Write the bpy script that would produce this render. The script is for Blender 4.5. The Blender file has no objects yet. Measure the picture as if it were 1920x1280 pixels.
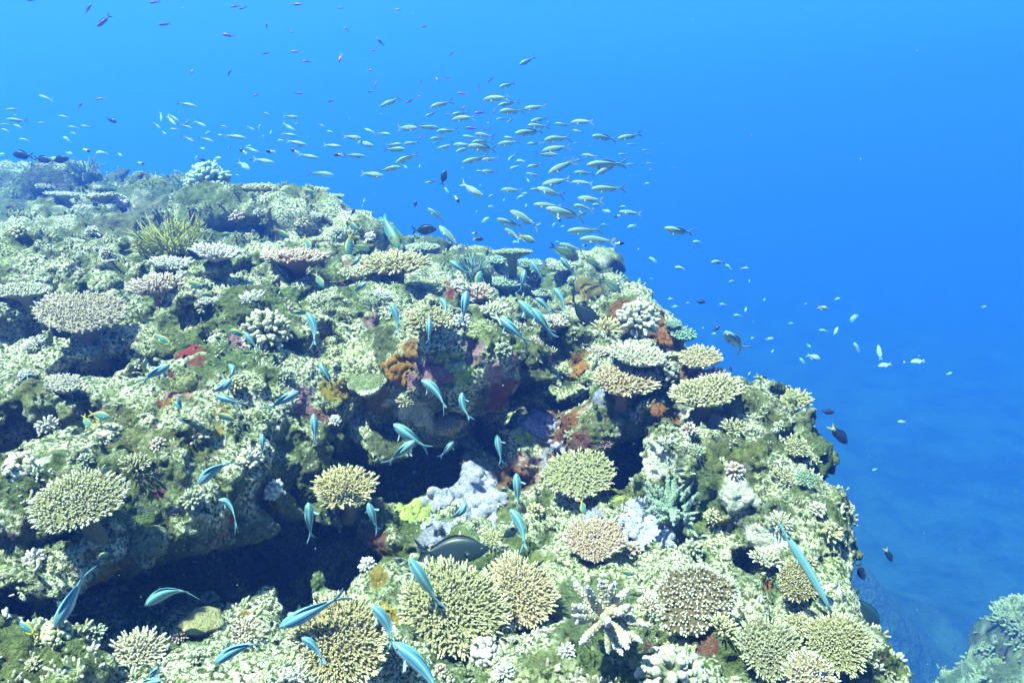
import bpy, math, random, sys, time
import numpy as np
from mathutils import Vector, Matrix
from mathutils.bvhtree import BVHTree
T0 = time.time()
def log(*a): print('[%.1fs]' % (time.time()-T0), *a, flush=True)
sc = bpy.context.scene
C = sc.collection
rad = math.radians

# ------------------------------------------------------------------ camera
F = 1387.0                       # focal length in pixels of the 1920 px wide photograph
PITCH = rad(18)
cam_d = bpy.data.cameras.new('camera'); cam_d.sensor_width = 36; cam_d.lens = 36*F/1920
cam_d.clip_start = 0.05; cam_d.clip_end = 400
cam = bpy.data.objects.new('camera', cam_d); C.objects.link(cam)
cam.location = (0, 0, 0); cam.rotation_euler = (math.pi/2-PITCH, 0, 0)
sc.camera = cam
CF = Vector((0, math.cos(PITCH), -math.sin(PITCH)))
CU = Vector((0, math.sin(PITCH), math.cos(PITCH)))
CR = Vector((1, 0, 0))
def at(px, py, d):               # point seen at (px, py) of the photograph, d metres ahead
    return CR*((px-960)/F*d) + CU*(-(py-640)/F*d) + CF*d

# ------------------------------------------------------------------ light
SUN_EL, SUN_AZ = 68, -118        # azimuth measured from +Y towards +X: behind the diver, to the left
w = bpy.data.worlds.new('World'); sc.world = w; w.use_nodes = True
nt = w.node_tree; nt.nodes.clear()
out = nt.nodes.new('ShaderNodeOutputWorld')
bg = nt.nodes.new('ShaderNodeBackground'); bg.inputs['Strength'].default_value = .38
tc = nt.nodes.new('ShaderNodeTexCoord'); sp = nt.nodes.new('ShaderNodeSeparateXYZ')
nt.links.new(tc.outputs['Generated'], sp.inputs[0])
# open water: brightens towards the surface and towards the sunlit side
m1 = nt.nodes.new('ShaderNodeMath'); m1.operation = 'MULTIPLY_ADD'
m1.inputs[1].default_value = -0.16; nt.links.new(sp.outputs['X'], m1.inputs[0]); nt.links.new(sp.outputs['Z'], m1.inputs[2])
mr = nt.nodes.new('ShaderNodeMapRange'); mr.inputs['From Min'].default_value = -1; mr.inputs['From Max'].default_value = 1
nt.links.new(m1.outputs[0], mr.inputs['Value'])
cr = nt.nodes.new('ShaderNodeValToRGB'); nt.links.new(mr.outputs[0], cr.inputs[0])
def lin(r, g, b): return tuple(((v/255)/12.92 if v/255 <= .04045 else ((v/255+.055)/1.055)**2.4) for v in (r, g, b))
WATER_RAMP = [(0.0, lin(5, 30, 70)), (0.24, lin(8, 60, 140)), (0.40, lin(14, 90, 200)), (0.46, lin(30, 130, 245)), (0.50, lin(66, 166, 255)), (0.585, lin(80, 178, 255)),
              (0.80, lin(130, 215, 255)), (1.0, lin(215, 245, 255))]
for i, (p, c) in enumerate(WATER_RAMP):
    e = cr.color_ramp.elements[i] if i < 2 else cr.color_ramp.elements.new(p)
    e.position = p; e.color = (*c, 1)
mb = nt.nodes.new('ShaderNodeMapRange'); mb.interpolation_type = 'SMOOTHSTEP'   # world light dimmed on purpose behind the camera, so the caves stay dark
mb.inputs['From Min'].default_value = -.55; mb.inputs['From Max'].default_value = .35; mb.inputs['To Min'].default_value = .12
nt.links.new(sp.outputs['Y'], mb.inputs['Value'])
mx = nt.nodes.new('ShaderNodeMix'); mx.data_type = 'RGBA'; mx.inputs[6].default_value = (0, .008, .03, 1)
nt.links.new(mb.outputs[0], mx.inputs[0]); nt.links.new(cr.outputs[0], mx.inputs[7])
nt.links.new(mx.outputs[2], bg.inputs['Color']); nt.links.new(bg.outputs[0], out.inputs[0])
sd = bpy.data.lights.new('sun', 'SUN'); sd.energy = 5.0; sd.angle = rad(1.5); sd.color = (0.86, 1.0, 0.83)
sun = bpy.data.objects.new('sun', sd); C.objects.link(sun)
sdir = Vector((math.sin(rad(SUN_AZ))*math.cos(rad(SUN_EL)), math.cos(rad(SUN_AZ))*math.cos(rad(SUN_EL)), math.sin(rad(SUN_EL))))
sun.rotation_euler = sdir.to_track_quat('Z', 'Y').to_euler(); sun.location = sdir*3
sc.view_settings.view_transform = 'Standard'; sc.view_settings.look = 'None'
sc.view_settings.exposure = 1.65; sc.view_settings.gamma = 1.0
sc.render.engine = 'CYCLES'
sc.cycles.volume_bounces = 2; sc.cycles.max_bounces = 5; sc.cycles.diffuse_bounces = 2
sc.cycles.use_denoising = True
sc.cycles.use_adaptive_sampling = True; sc.cycles.adaptive_threshold = 0.02

HAZE_D = .053; HAZE_COL = (.09, .25, 1.0); HAZE_ABS = (0, .28, .4)

# ------------------------------------------------------------------ noise volumes (tileable)
rng = np.random.default_rng(7)
def smooth_vol(n):
    return rng.random((n, n, n), dtype=np.float32)*2-1
NV = smooth_vol(32)
def worley_vol(n, k):
    pts = rng.random((k, 3)).astype(np.float32)
    g = (np.arange(n, dtype=np.float32)+.5)/n
    f1 = np.full((n, n, n), 9, np.float32); f2 = f1.copy(); idc = np.zeros((n, n, n), np.int16)
    for i, p in enumerate(pts):
        d = []
        for a in range(3):
            q = np.abs(g-p[a]); d.append(np.minimum(q, 1-q)**2)
        D = d[0][:, None, None]+d[1][None, :, None]+d[2][None, None, :]
        m = D < f1
        f2 = np.where(m, f1, np.minimum(f2, D)); idc[m] = i; f1 = np.where(m, D, f1)
    s = k**(1/3)
    return np.sqrt(f1)*s, np.sqrt(f2)*s, idc
W1, W2, WI = worley_vol(56, 110)      # distances in units of the mean cell size
WS = 110**(1/3)
def tri(vol, P, smooth=False):
    n = vol.shape[0]
    Q = P*n; I = np.floor(Q).astype(np.int32); f = Q-I; I %= n; J = (I+1) % n
    if smooth: f = f*f*(3-2*f)
    v = vol.ravel()
    x0, y0, z0 = I[:, 0]*n*n, I[:, 1]*n, I[:, 2]; x1, y1, z1 = J[:, 0]*n*n, J[:, 1]*n, J[:, 2]
    fx, fy, fz = f[:, 0], f[:, 1], f[:, 2]
    a = v[x0+y0+z0]*(1-fz)+v[x0+y0+z1]*fz; b = v[x0+y1+z0]*(1-fz)+v[x0+y1+z1]*fz
    c = v[x1+y0+z0]*(1-fz)+v[x1+y0+z1]*fz; d = v[x1+y1+z0]*(1-fz)+v[x1+y1+z1]*fz
    return (a*(1-fy)+b*fy)*(1-fx)+(c*(1-fy)+d*fy)*fx
def noise(P, size, off=0.0):          # smooth value noise, features about `size` metres
    return tri(NV, (P/size+off)/32, True)
def cell(P, size, off=0.0, vol=None): # worley F1 (0 at a cell's centre, ~1 at its border)
    return tri(W1 if vol is None else vol, (P/size+off)/WS)

# ------------------------------------------------------------------ the reef as a density field
CTRL = [(0,1280,1.35),(300,1250,1.5),(600,1250,1.5),(900,1280,1.45),(1200,1280,1.5),(1500,1280,1.6),(450,1165,1.75),(750,1150,1.85),
 (1050,1080,2.1),(1000,960,2.6),(1300,1100,2.05),(1450,950,2.3),(1300,880,2.75),(1200,960,2.45),(1400,800,2.9),(1440,745,3.3),
 (800,980,2.5),(1550,1100,2.1),
 (100,800,2.1),(300,780,2.25),(550,880,2.35),(100,650,2.5),(300,640,2.6),(520,720,2.6),
 (600,600,3.0),(450,520,3.4),(200,500,3.4),(0,480,3.6),(700,560,3.3),(840,600,3.2),(1000,640,3.3),(1100,640,3.35),(1200,560,4.1),
 (700,500,3.9),(450,440,4.6),(700,450,4.7),(620,380,5.2),(450,370,5.5),(250,430,4.8),(100,400,6),(300,350,7.5),(100,330,9),(0,315,10),
 (800,470,5.0),(930,500,5.4),(1000,495,6.2),(1100,515,5.8),(1150,555,5.0),(950,560,4.3),(1050,570,4.2)]
cp = np.array([tuple(at(*c)) for c in CTRL])
extra = np.array([(-6,12,-.95),(-2,11,-1.2),(-2.5,0,-.95),(-1.2,.7,-1.05),(0,.3,-1.15),(1,.6,-1.25),(-6,4,-.7),(-7,8,-.8),(1.4,4.5,-1.4),(0,9,-1.6),(1.3,2.2,-1.3)])
cp = np.vstack([cp, extra])
def tps(r): return np.where(r > 1e-9, r*r*np.log(r+1e-12), 0)
n_ = len(cp); K = tps(np.linalg.norm(cp[:, None, :2]-cp[None, :, :2], axis=2)) + np.eye(n_)*0.03
A = np.zeros((n_+3, n_+3)); A[:n_, :n_] = K; A[:n_, n_] = 1; A[:n_, n_+1:] = cp[:, :2]; A[n_:, :n_] = A[:n_, n_:].T
sol = np.linalg.solve(A, np.concatenate([cp[:, 2], [0, 0, 0]]))
def H_rbf(X, Y):
    o = np.full(X.shape, sol[n_])+sol[n_+1]*X+sol[n_+2]*Y
    for i in range(n_): o += sol[i]*tps(np.hypot(X-cp[i, 0], Y-cp[i, 1]))
    return o
POLY = np.array([(-14,-2),(.78,-2),(.76,1.0),(.76,1.35),(.80,1.7),(.80,1.95),(.84,2.5),(.93,3.05),(.80,3.3),(.62,3.8),(.60,4.8),(.64,6.0),(.2,6.6),(-.5,6.2),
                 (-1.3,5.4),(-2.0,6.6),(-3.1,9.0),(-4.6,11.5),(-14,13)], float)
def poly_sd(X, Y):
    best = np.full(X.shape, 1e9); inside = np.zeros(X.shape, bool); n = len(POLY)
    for i in range(n):
        a, b = POLY[i], POLY[(i+1) % n]; e = b-a
        t = np.clip(((X-a[0])*e[0]+(Y-a[1])*e[1])/(e@e), 0, 1)
        best = np.minimum(best, np.hypot(X-a[0]-t*e[0], Y-a[1]-t*e[1]))
        cnd = (a[1] <= Y) != (b[1] <= Y)
        xs = a[0]+(Y-a[1])/(e[1] if abs(e[1]) > 1e-9 else 1e-9)*e[0]
        inside ^= cnd & (X < xs)
    return np.where(inside, -best, best)
def seabed_z(X, Y):
    P = np.stack([X.ravel(), Y.ravel(), np.zeros(X.size)], 1).astype(np.float32)
    n = (noise(P, 5.0)*.8+noise(P, 2.0, 3.3)*.35+noise(P, .8, 5.1)*.16+(1-cell(P, 1.6))*.25).reshape(X.shape)
    return -15.5 - .02*np.clip(Y, 0, 40) + .9*np.clip(-(X)/6, -1, 1) + n
# ellipsoids: px, py, d, half width px, half height px, half depth m, yaw deg, roll deg
ADD = [ # rounded boulders and ledge lips
 (842,676,2.6,86,66,.19,0,6),        # round boulder in the centre
 (700,735,2.7,95,55,.17,0,12),(560,770,2.6,95,42,.15,0,-6),(810,775,2.72,60,40,.13,0,8),
 (560,690,2.72,110,60,.20,0,10),(420,620,2.75,130,80,.3,0,0),(640,610,3,150,50,.3,0,8),
 (530,850,2.3,70,75,.16,0,20),(450,800,2.28,120,90,.2,0,0),(610,950,2.55,80,60,.13,0,-18),
 (260,960,1.85,150,60,.18,0,-10),(120,1000,1.7,150,90,.2,0,-10),(330,890,2,150,80,.2,0,-8),(60,830,2,120,90,.2,0,0),
 (270,1010,1.92,45,38,.08,0,-15),
 (950,690,2.95,120,42,.2,0,-3),(1080,680,3,90,45,.2,0,0),
 (1180,740,2.7,85,70,.20,0,10),(1165,790,2.62,75,42,.13,0,0),(1305,800,2.6,60,50,.14,0,20),
 (1181,626,3.25,70,55,.2,0,30),(1231,696,3.15,30,80,.15,0,-25),
 (1260,880,2.35,70,60,.15,0,-30),(1378,860,2.5,140,110,.3,0,0),(1378,960,2.25,100,90,.25,0,20),(1380,960,2.3,110,80,.2,0,0),
 (1480,990,2.12,56,56,.14,0,0),(1500,1015,2.15,35,50,.1,0,0),(1470,1080,2.05,42,36,.10,0,0),(1388,765,3,70,40,.2,0,0),(1398,850,2.75,50,60,.15,0,0),
 (680,472,4.7,55,45,.3,0,0),(720,487,4.55,28,32,.15,0,0),(560,434,4.9,100,50,.4,0,0),(460,434,5,90,45,.4,0,0),(610,409,5.2,35,25,.2,0,0),
 (390,389,6.3,45,40,.2,0,0),(330,404,6.5,60,40,.3,0,0),(225,369,7.5,40,30,.3,0,0),(130,354,8.2,60,25,.4,0,0),(40,359,8.5,60,30,.4,0,0),(290,369,7.2,40,25,.3,0,0),
 (1081,564,5.2,70,40,.3,0,0),(1111,604,4.6,60,45,.25,0,20),(1136,619,4.6,30,20,.2,0,20),(930,554,5.3,80,30,.3,0,0),(1076,549,5.8,45,15,.2,0,0),
 (770,489,5.6,50,20,.3,0,0),(860,544,4.6,60,30,.3,0,0),
 (100,700,2.35,120,60,.2,0,-8),(200,740,2.3,80,50,.2,0,0),(350,650,2.65,70,50,.15,0,0),(120,600,2.75,110,40,.2,0,0),(60,520,3.3,100,50,.3,0,0),
 (330,560,3.1,80,45,.2,0,0),(520,540,3.4,120,50,.3,0,0),(400,490,3.7,100,30,.3,0,10),(620,510,3.7,120,40,.3,0,0),
 (950,1000,2.45,60,50,.14,0,0),(700,1000,2.35,65,55,.14,0,-30),(760,1090,2.1,80,45,.14,0,0),
 (1925,1245,6.3,62,80,.4,0,0),(1915,1320,6.1,80,70,.5,0,0),(1990,1290,6.2,110,120,.6,0,0),(1920,1400,6.3,150,130,.8,0,0),(1950,1600,6.6,260,200,1.2,0,0),(1540,1200,1.80,42,50,.12,0,0),(1095,512,5.6,48,24,.25,0,0)]
SUB = [ # caves and recesses
 (330,1080,1.9,150,48,.50,0,-8),(480,1030,2.15,150,62,.55,0,-12),(620,1025,2.45,150,60,.50,0,-4),(760,1010,2.85,60,60,.35,0,0),(170,1115,1.80,120,28,.34,0,-6),(30,1150,1.6,110,26,.25,0,-8),
 (740,880,2.78,170,62,.50,0,-4),(560,830,2.5,60,26,.3,0,10),(620,850,2.6,110,38,.34,0,0),(880,895,3.0,110,55,.4,0,0),
 (720,640,2.95,38,38,.22,0,0),(400,695,2.60,85,24,.26,0,-6),(232,690,2.50,52,24,.22,0,-10),
 (1000,735,3.00,110,36,.40,0,0),(1065,735,3.0,55,42,.35,0,0),(925,800,2.95,45,70,.3,0,0),(1040,800,3.15,60,50,.25,0,0),
 (1185,845,2.75,60,38,.40,0,0),(860,768,2.9,70,20,.35,0,6),(760,640,2.75,26,44,.2,0,0),(1140,880,2.85,50,40,.3,0,0),
 (650,462,4.45,75,18,.35,0,6),(520,480,4.3,60,14,.3,0,0),(120,840,2.1,80,22,.22,0,-18),(10,800,1.9,25,60,.15,0,0),
 (320,400,5.6,80,20,.4,0,0),(450,428,4.8,60,12,.3,0,0),(940,508,5.2,30,12,.2,0,0),(1210,760,2.45,22,22,.10,0,0),
 (90,612,2.7,80,16,.2,0,-14),(1340,765,2.95,60,16,.2,0,15),(1460,1075,2.0,45,26,.2,0,0),(1540,1040,2.0,60,12,.16,0,0),(140,1000,1.65,75,12,.14,0,-15),
 (220,330,7.6,20,15,.3,0,0),(280,345,7.2,18,12,.3,0,0),(1090,600,4.3,50,14,.3,0,10),(560,905,2.35,60,14,.15,0,-10),(870,990,2.6,70,12,.2,0,0)]
def ell(e):
    px, py, d, a, b, c, yaw, roll = e
    r = rad(-roll); R = np.array([CR*math.cos(r)+CU*math.sin(r), -CR*math.sin(r)+CU*math.cos(r), CF])
    return np.array(at(px, py, d)), R, np.array([max(a, 1)/F*d, max(b, 1)/F*d, c])
ADDE = [ell((e[0], e[1], e[2]+min(.45*e[5], .2)+.04)+e[3:]) for e in ADD]; SUBE = [(c_, R_, r_+np.array([.05, .05, .05])) for c_, R_, r_ in (ell(e) for e in SUB)]
def smin(a, b, k):
    h = np.clip(.5+.5*(b-a)/k, 0, 1); return b+(a-b)*h-k*h*(1-h)
def sstep(x, a, b): t = np.clip((x-a)/(b-a), 0, 1); return t*t*(3-2*t)
def build_block(lo, hi, s, fine):
    xs = np.arange(lo[0], hi[0]+s, s, dtype=np.float32); ys = np.arange(lo[1], hi[1]+s, s, dtype=np.float32); zs = np.arange(lo[2], hi[2]+s, s, dtype=np.float32)
    nx, ny, nz = len(xs), len(ys), len(zs)
    X, Y = np.meshgrid(xs.astype(float), ys.astype(float), indexing='ij')
    sdp = poly_sd(X, Y)
    P2 = np.stack([X.ravel(), Y.ravel(), np.zeros(X.size)], 1).astype(np.float32)
    sdp = sdp + (noise(P2, .45, 1.7)*.14+noise(P2, 1.2, 4.1)*.12).reshape(X.shape)
    H = H_rbf(X, Y) - 3.2*np.clip(sdp+.10, 0, 2.6)**1.25*1.0
    H = np.maximum(H, -9.5) - .15*sstep(Y, 3.3, 4.5) - .08*sstep(Y, 6, 8)
    Fd = ((zs[None, None, :]-H[:, :, None].astype(np.float32))*np.float32(.75))
    Fd = np.where(Fd > 1.0, 1.0, np.where(Fd < -1.0, -1.0, Fd)).astype(np.float32)
    def region(c, r):
        m = max(r)+.32
        sl = []
        for a, v in enumerate((xs, ys, zs)):
            i0 = np.searchsorted(v, c[a]-m); i1 = np.searchsorted(v, c[a]+m)
            if i1 <= i0: return None
            sl.append(slice(i0, i1))
        return tuple(sl)
    for lst, sgn in ((ADDE, 1), (SUBE, -1)):
        for c, R, r in lst:
            sl = region(c, r)
            if sl is None: continue
            G = np.stack(np.meshgrid(xs[sl[0]], ys[sl[1]], zs[sl[2]], indexing='ij'), -1)-c.astype(np.float32)
            L = (G@R.T.astype(np.float32))/r.astype(np.float32)
            q = np.linalg.norm(L, axis=-1)+1e-4; k1 = np.linalg.norm(L/r.astype(np.float32), axis=-1)+1e-4
            d = np.clip(q*(q-1)/k1, -1, 1)
            if sgn > 0: Fd[sl] = smin(Fd[sl], d, .035)
            else: Fd[sl] = -smin(-Fd[sl], d, .03)
    # surface detail
    near = np.abs(Fd) < .30
    idx = np.nonzero(near)
    P = np.stack([xs[idx[0]], ys[idx[1]], zs[idx[2]]], 1)
    D = np.zeros(len(P), np.float32)
    wz = noise(P, .5, 9.1); far = 1+.9*sstep(P[:, 1], 3.1, 4.8)
    D += (.065*far+.03)*(1-np.minimum(cell(P+wz[:, None]*.05, .34), 1.2)**2) + .05*far*noise(P, .7, 2.2)-.05*(far-1)
    crack = np.exp(-np.maximum(cell(P+wz[:, None]*.06, .30, 17.3, W2)-cell(P+wz[:, None]*.06, .30, 17.3), 0)/.10)*sstep(noise(P, .6, 31.0), -.25, .25)
    D -= .085*crack
    D += .045*far*(1-np.minimum(cell(P, .15, 3.7), 1.2)**2)
    D += .024*noise(P, .10, 5.5)
    if s < .06: D += .026*(.6-np.minimum(cell(P, .062, 8.3), 1.2)**2) - .055*np.clip(noise(P, .07, 2.9)-.22, 0, 1)
    if s < .03: D += .013*noise(P, .026, 6.1) + .012*(.6-np.minimum(cell(P, .031, 1.3), 1.2)**2)
    Fd[idx] -= D-.045
    return surface_nets(Fd, xs, ys, zs, s)
def surface_nets(Fd, xs, ys, zs, s):
    S = Fd < 0
    nx, ny, nz = Fd.shape
    acc = np.zeros((nx-1, ny-1, nz-1), np.uint8); 
    c8 = [S[i:nx-1+i, j:ny-1+j, k:nz-1+k] for i in (0, 1) for j in (0, 1) for k in (0, 1)]
    for c in c8: acc += c
    act = (acc > 0) & (acc < 8)
    ids = np.full(act.shape, -1, np.int32); ci = np.nonzero(act); n = len(ci[0]); ids[ci] = np.arange(n)
    vs = np.zeros((n, 3)); cnt = np.zeros(n)
    base = np.stack(ci, 1)
    corners = {(i, j, k): Fd[ci[0]+i, ci[1]+j, ci[2]+k] for i in (0, 1) for j in (0, 1) for k in (0, 1)}
    for (a, b) in [((i, j, k), tuple(np.add((i, j, k), ax))) for ax in ((1,0,0),(0,1,0),(0,0,1)) for i in (0,1) for j in (0,1) for k in (0,1) if (i+ax[0] < 2 and j+ax[1] < 2 and k+ax[2] < 2)]:
        fa, fb = corners[a], corners[b]; m = (fa < 0) != (fb < 0)
        t = np.where(m, fa/np.where(m, fa-fb, 1), 0)
        p = np.array(a, float)[None]+t[:, None]*(np.array(b, float)-np.array(a, float))[None]
        vs += np.where(m[:, None], p, 0); cnt += m
    vs = (vs/cnt[:, None]+base)*s+np.array([xs[0], ys[0], zs[0]])
    quads = []
    for ax in range(3):
        sl0 = [slice(1, -1)]*3; sl1 = [slice(1, -1)]*3
        sl0[ax] = slice(0, Fd.shape[ax]-1); sl1[ax] = slice(1, Fd.shape[ax])
        a, b = S[tuple(sl0)], S[tuple(sl1)]
        e = np.nonzero(a != b); flip = b[e]
        o = [e[0]+1, e[1]+1, e[2]+1]; o[ax] = e[ax]
        u, v = (ax+1) % 3, (ax+2) % 3
        def g(du, dv):
            q = [o[0].copy(), o[1].copy(), o[2].copy()]; q[u] = q[u]-du; q[v] = q[v]-dv
            return ids[q[0], q[1], q[2]]
        q = np.stack([g(1, 1), g(0, 1), g(0, 0), g(1, 0)], 1)
        q[flip] = q[flip][:, ::-1]
        quads.append(q)
    q = np.vstack(quads); q = q[(q >= 0).all(1)]
    return vs, q
def mesh_np(name, V, Q, smooth=True):
    me = bpy.data.meshes.new(name)
    V = np.asarray(V, np.float32); Q = np.asarray(Q, np.int32); k = Q.shape[1]
    me.vertices.add(len(V)); me.vertices.foreach_set('co', V.ravel())
    me.loops.add(Q.size); me.loops.foreach_set('vertex_index', Q.ravel())
    me.polygons.add(len(Q)); me.polygons.foreach_set('loop_start', np.arange(0, Q.size, k, dtype=np.int32))
    me.update(calc_edges=True)
    me.polygons.foreach_set('use_smooth', np.full(len(Q), smooth))
    return me
def in_view(V, margin=.5, dmin=.2):
    d = V@np.array(CF); x = V[:, 0]; u = V@np.array(CU)
    return (d > dmin-margin) & (np.abs(x) < d*.70+margin) & (np.abs(u) < d*.47+margin)
def keep_faces(V, Q, fm):
    Q = Q[fm]; used = np.zeros(len(V), bool); used[Q.ravel()] = True
    m = np.cumsum(used)-1
    return V[used], m[Q]
def subdivide(V, Q):
    n = len(V)
    E = np.stack([Q, np.roll(Q, -1, 1)], 2).reshape(-1, 2); E.sort(axis=1)
    key = E[:, 0].astype(np.int64)*n+E[:, 1]
    u, inv = np.unique(key, return_inverse=True)
    mid = (V[u//n]+V[u % n])/2
    fc = V[Q].mean(1)
    inv = inv.reshape(-1, 4)+n; f = np.arange(len(Q))+n+len(u)
    N = np.vstack([np.stack([Q[:, i], inv[:, i], f, inv[:, i-1]], 1) for i in range(4)])
    return np.vstack([V, mid, fc]), N
def vnormals(V, Q):
    fn = np.cross(V[Q[:, 2]]-V[Q[:, 0]], V[Q[:, 3]]-V[Q[:, 1]])
    N = np.zeros_like(V)
    for i in range(Q.shape[1]):
        for a in range(3): N[:, a] += np.bincount(Q[:, i], fn[:, a], len(V))
    return N/np.maximum(np.linalg.norm(N, axis=1), 1e-9)[:, None]
# ------------------------------------------------------------------ materials
def new_mat(name):
    m = bpy.data.materials.new(name); m.use_nodes = True
    return m, m.node_tree, m.node_tree.nodes['Principled BSDF']
def N(nt, t, **k):
    n = nt.nodes.new(t)
    for a, v in k.items(): setattr(n, a, v)
    return n
def noise_node(nt, scale, detail=4, rough=.6, dist=0):
    n = N(nt, 'ShaderNodeTexNoise'); n.inputs['Scale'].default_value = scale; n.inputs['Detail'].default_value = detail
    n.inputs['Roughness'].default_value = rough; n.inputs['Distortion'].default_value = dist
    g = nt.nodes.get('geo') or N(nt, 'ShaderNodeNewGeometry', name='geo')
    nt.links.new(g.outputs['Position'], n.inputs['Vector']); return n
def ramp(nt, src, stops):
    r = N(nt, 'ShaderNodeValToRGB'); nt.links.new(src, r.inputs[0])
    for i, (p, c) in enumerate(stops):
        e = r.color_ramp.elements[i] if i < 2 else r.color_ramp.elements.new(p)
        e.position = p; e.color = (*(c if hasattr(c, '__len__') else (c, c, c)), 1)
    return r.outputs[0]
def mix(nt, fac, a, b, mode='MIX'):
    m = N(nt, 'ShaderNodeMix', data_type='RGBA', blend_type=mode)
    for s, v in ((0, fac), (6, a), (7, b)):
        if hasattr(v, 'is_output'): nt.links.new(v, m.inputs[s])
        elif s == 0: m.inputs[0].default_value = v
        else: m.inputs[s].default_value = (*v, 1)
    return m.outputs[2]
def bump(nt, b, h, strength, dist):
    n = N(nt, 'ShaderNodeBump'); n.inputs['Strength'].default_value = strength; n.inputs['Distance'].default_value = dist
    nt.links.new(h, n.inputs['Height']); nt.links.new(n.outputs[0], b.inputs['Normal']); return n
# reef rock: painted patches (attribute) broken up by turf algae, bare pale limestone and pits
def reef_mat(name, fine):
    m, nt, b = new_mat(name)
    at_ = N(nt, 'ShaderNodeAttribute', attribute_name='Col'); mk = N(nt, 'ShaderNodeAttribute', attribute_name='msk')
    n1 = noise_node(nt, 26*fine, 5, .72, .4); n2 = noise_node(nt, 95*fine, 4, .75, .3); n3 = noise_node(nt, 9*fine, 3, .6)
    v = N(nt, 'ShaderNodeTexVoronoi'); v.inputs['Scale'].default_value = 70*fine; nt.links.new(nt.nodes['geo'].outputs['Position'], v.inputs['Vector'])
    turf = mix(nt, ramp(nt, n1.outputs[0], [(.38, 0), (.62, 1)]), (.032, .048, .014), (.22, .27, .09))
    f = ramp(nt, n2.outputs[0], [(.47, 0), (.54, 1)])
    c1 = mix(nt, f, turf, at_.outputs['Color'])                    # the paint shows in crumbs between the turf
    inv = N(nt, 'ShaderNodeMath', operation='SUBTRACT'); inv.inputs[0].default_value = 1
    c2 = mix(nt, mk.outputs['Fac'], c1, at_.outputs['Color'])       # strong patches stay solid
    sp_ = ramp(nt, v.outputs['Distance'], [(.10, 1), (.26, 0)])
    cap = N(nt, 'ShaderNodeMath', operation='MULTIPLY'); nt.links.new(sp_, cap.inputs[0]); nt.links.new(ramp(nt, n3.outputs[0], [(.5, 0), (.62, .8)]), cap.inputs[1])
    c3 = mix(nt, cap.outputs[0], c2, (.78, .76, .62))               # little bleached knobs
    pit = ramp(nt, n2.outputs[0], [(.32, .25), (.43, 1)])
    c4 = mix(nt, 1.0, c3, pit, 'MULTIPLY')
    nt.links.new(c4, b.inputs['Base Color']); b.inputs['Roughness'].default_value = .9; b.inputs['Specular IOR Level'].default_value = .15
    hs = N(nt, 'ShaderNodeMath', operation='ADD'); nt.links.new(n2.outputs[0], hs.inputs[0]); nt.links.new(n1.outputs[0], hs.inputs[1])
    bump(nt, b, hs.outputs[0], 1.0, .022/fine)
    return m
M_REEF = reef_mat('reef_rock', 1.0); M_REEF_FAR = reef_mat('reef_rock_far', .45)
def paint_mat(name, rough=.6, bscale=0, bdist=0, spec=.3, speck=None):
    m, nt, b = new_mat(name)
    a = N(nt, 'ShaderNodeAttribute', attribute_name='Col'); col = a.outputs['Color']
    if bscale:
        n = noise_node(nt, bscale, 3, .7); bump(nt, b, n.outputs[0], 1, bdist)
        if speck: col = mix(nt, 1.0, col, ramp(nt, n.outputs[0], [(.35, speck), (.6, 1.0)]), 'MULTIPLY')
    nt.links.new(col, b.inputs['Base Color']); b.inputs['Roughness'].default_value = rough; b.inputs['Specular IOR Level'].default_value = spec
    return m
M_CORAL = paint_mat('coral_branch', .75, 260, .006, .2, .62)
M_FISH = paint_mat('fish_skin', .38, 0, 0, .45)
M_FIN = paint_mat('fish_fin', .5, 0, 0, .3)
M_FIN.node_tree.nodes['Principled BSDF'].inputs['Transmission Weight'].default_value = 0.0
M_ENC = paint_mat('encrusting_growth', .8, 170, .010, .2, .55)
M_EYE, _, _b = new_mat('eye'); _b.inputs['Base Color'].default_value = (.012, .014, .018, 1); _b.inputs['Roughness'].default_value = .15
def cell_mat():
    m, nt, b = new_mat('honeycomb_coral')
    a = N(nt, 'ShaderNodeAttribute', attribute_name='Col'); g = N(nt, 'ShaderNodeNewGeometry')
    v = N(nt, 'ShaderNodeTexVoronoi', feature='DISTANCE_TO_EDGE'); v.inputs['Scale'].default_value = 95; nt.links.new(g.outputs['Position'], v.inputs['Vector'])
    r = ramp(nt, v.outputs['Distance'], [(.05, 1.0), (.22, .45)])
    nt.links.new(mix(nt, 1.0, a.outputs['Color'], r, 'MULTIPLY'), b.inputs['Base Color']); b.inputs['Roughness'].default_value = .8
    inv = N(nt, 'ShaderNodeMath', operation='MULTIPLY'); inv.inputs[1].default_value = -1; nt.links.new(v.outputs['Distance'], inv.inputs[0])
    bump(nt, b, inv.outputs[0], 1, .01); return m
M_CELL = cell_mat()
def sand_mat():
    m, nt, b = new_mat('seabed_sand'); n = noise_node(nt, .55, 5, .65); n2 = noise_node(nt, 3.0, 4, .7)
    c = mix(nt, ramp(nt, n.outputs[0], [(.42, 0), (.6, 1)]), (.03, .05, .045), (.11, .13, .12))
    c = mix(nt, ramp(nt, n2.outputs[0], [(.45, 0), (.6, .55)]), c, (.09, .11, .06))
    nt.links.new(c, b.inputs['Base Color']); b.inputs['Roughness'].default_value = .95; bump(nt, b, n2.outputs[0], .8, .4); return m
M_SAND = sand_mat()

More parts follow.
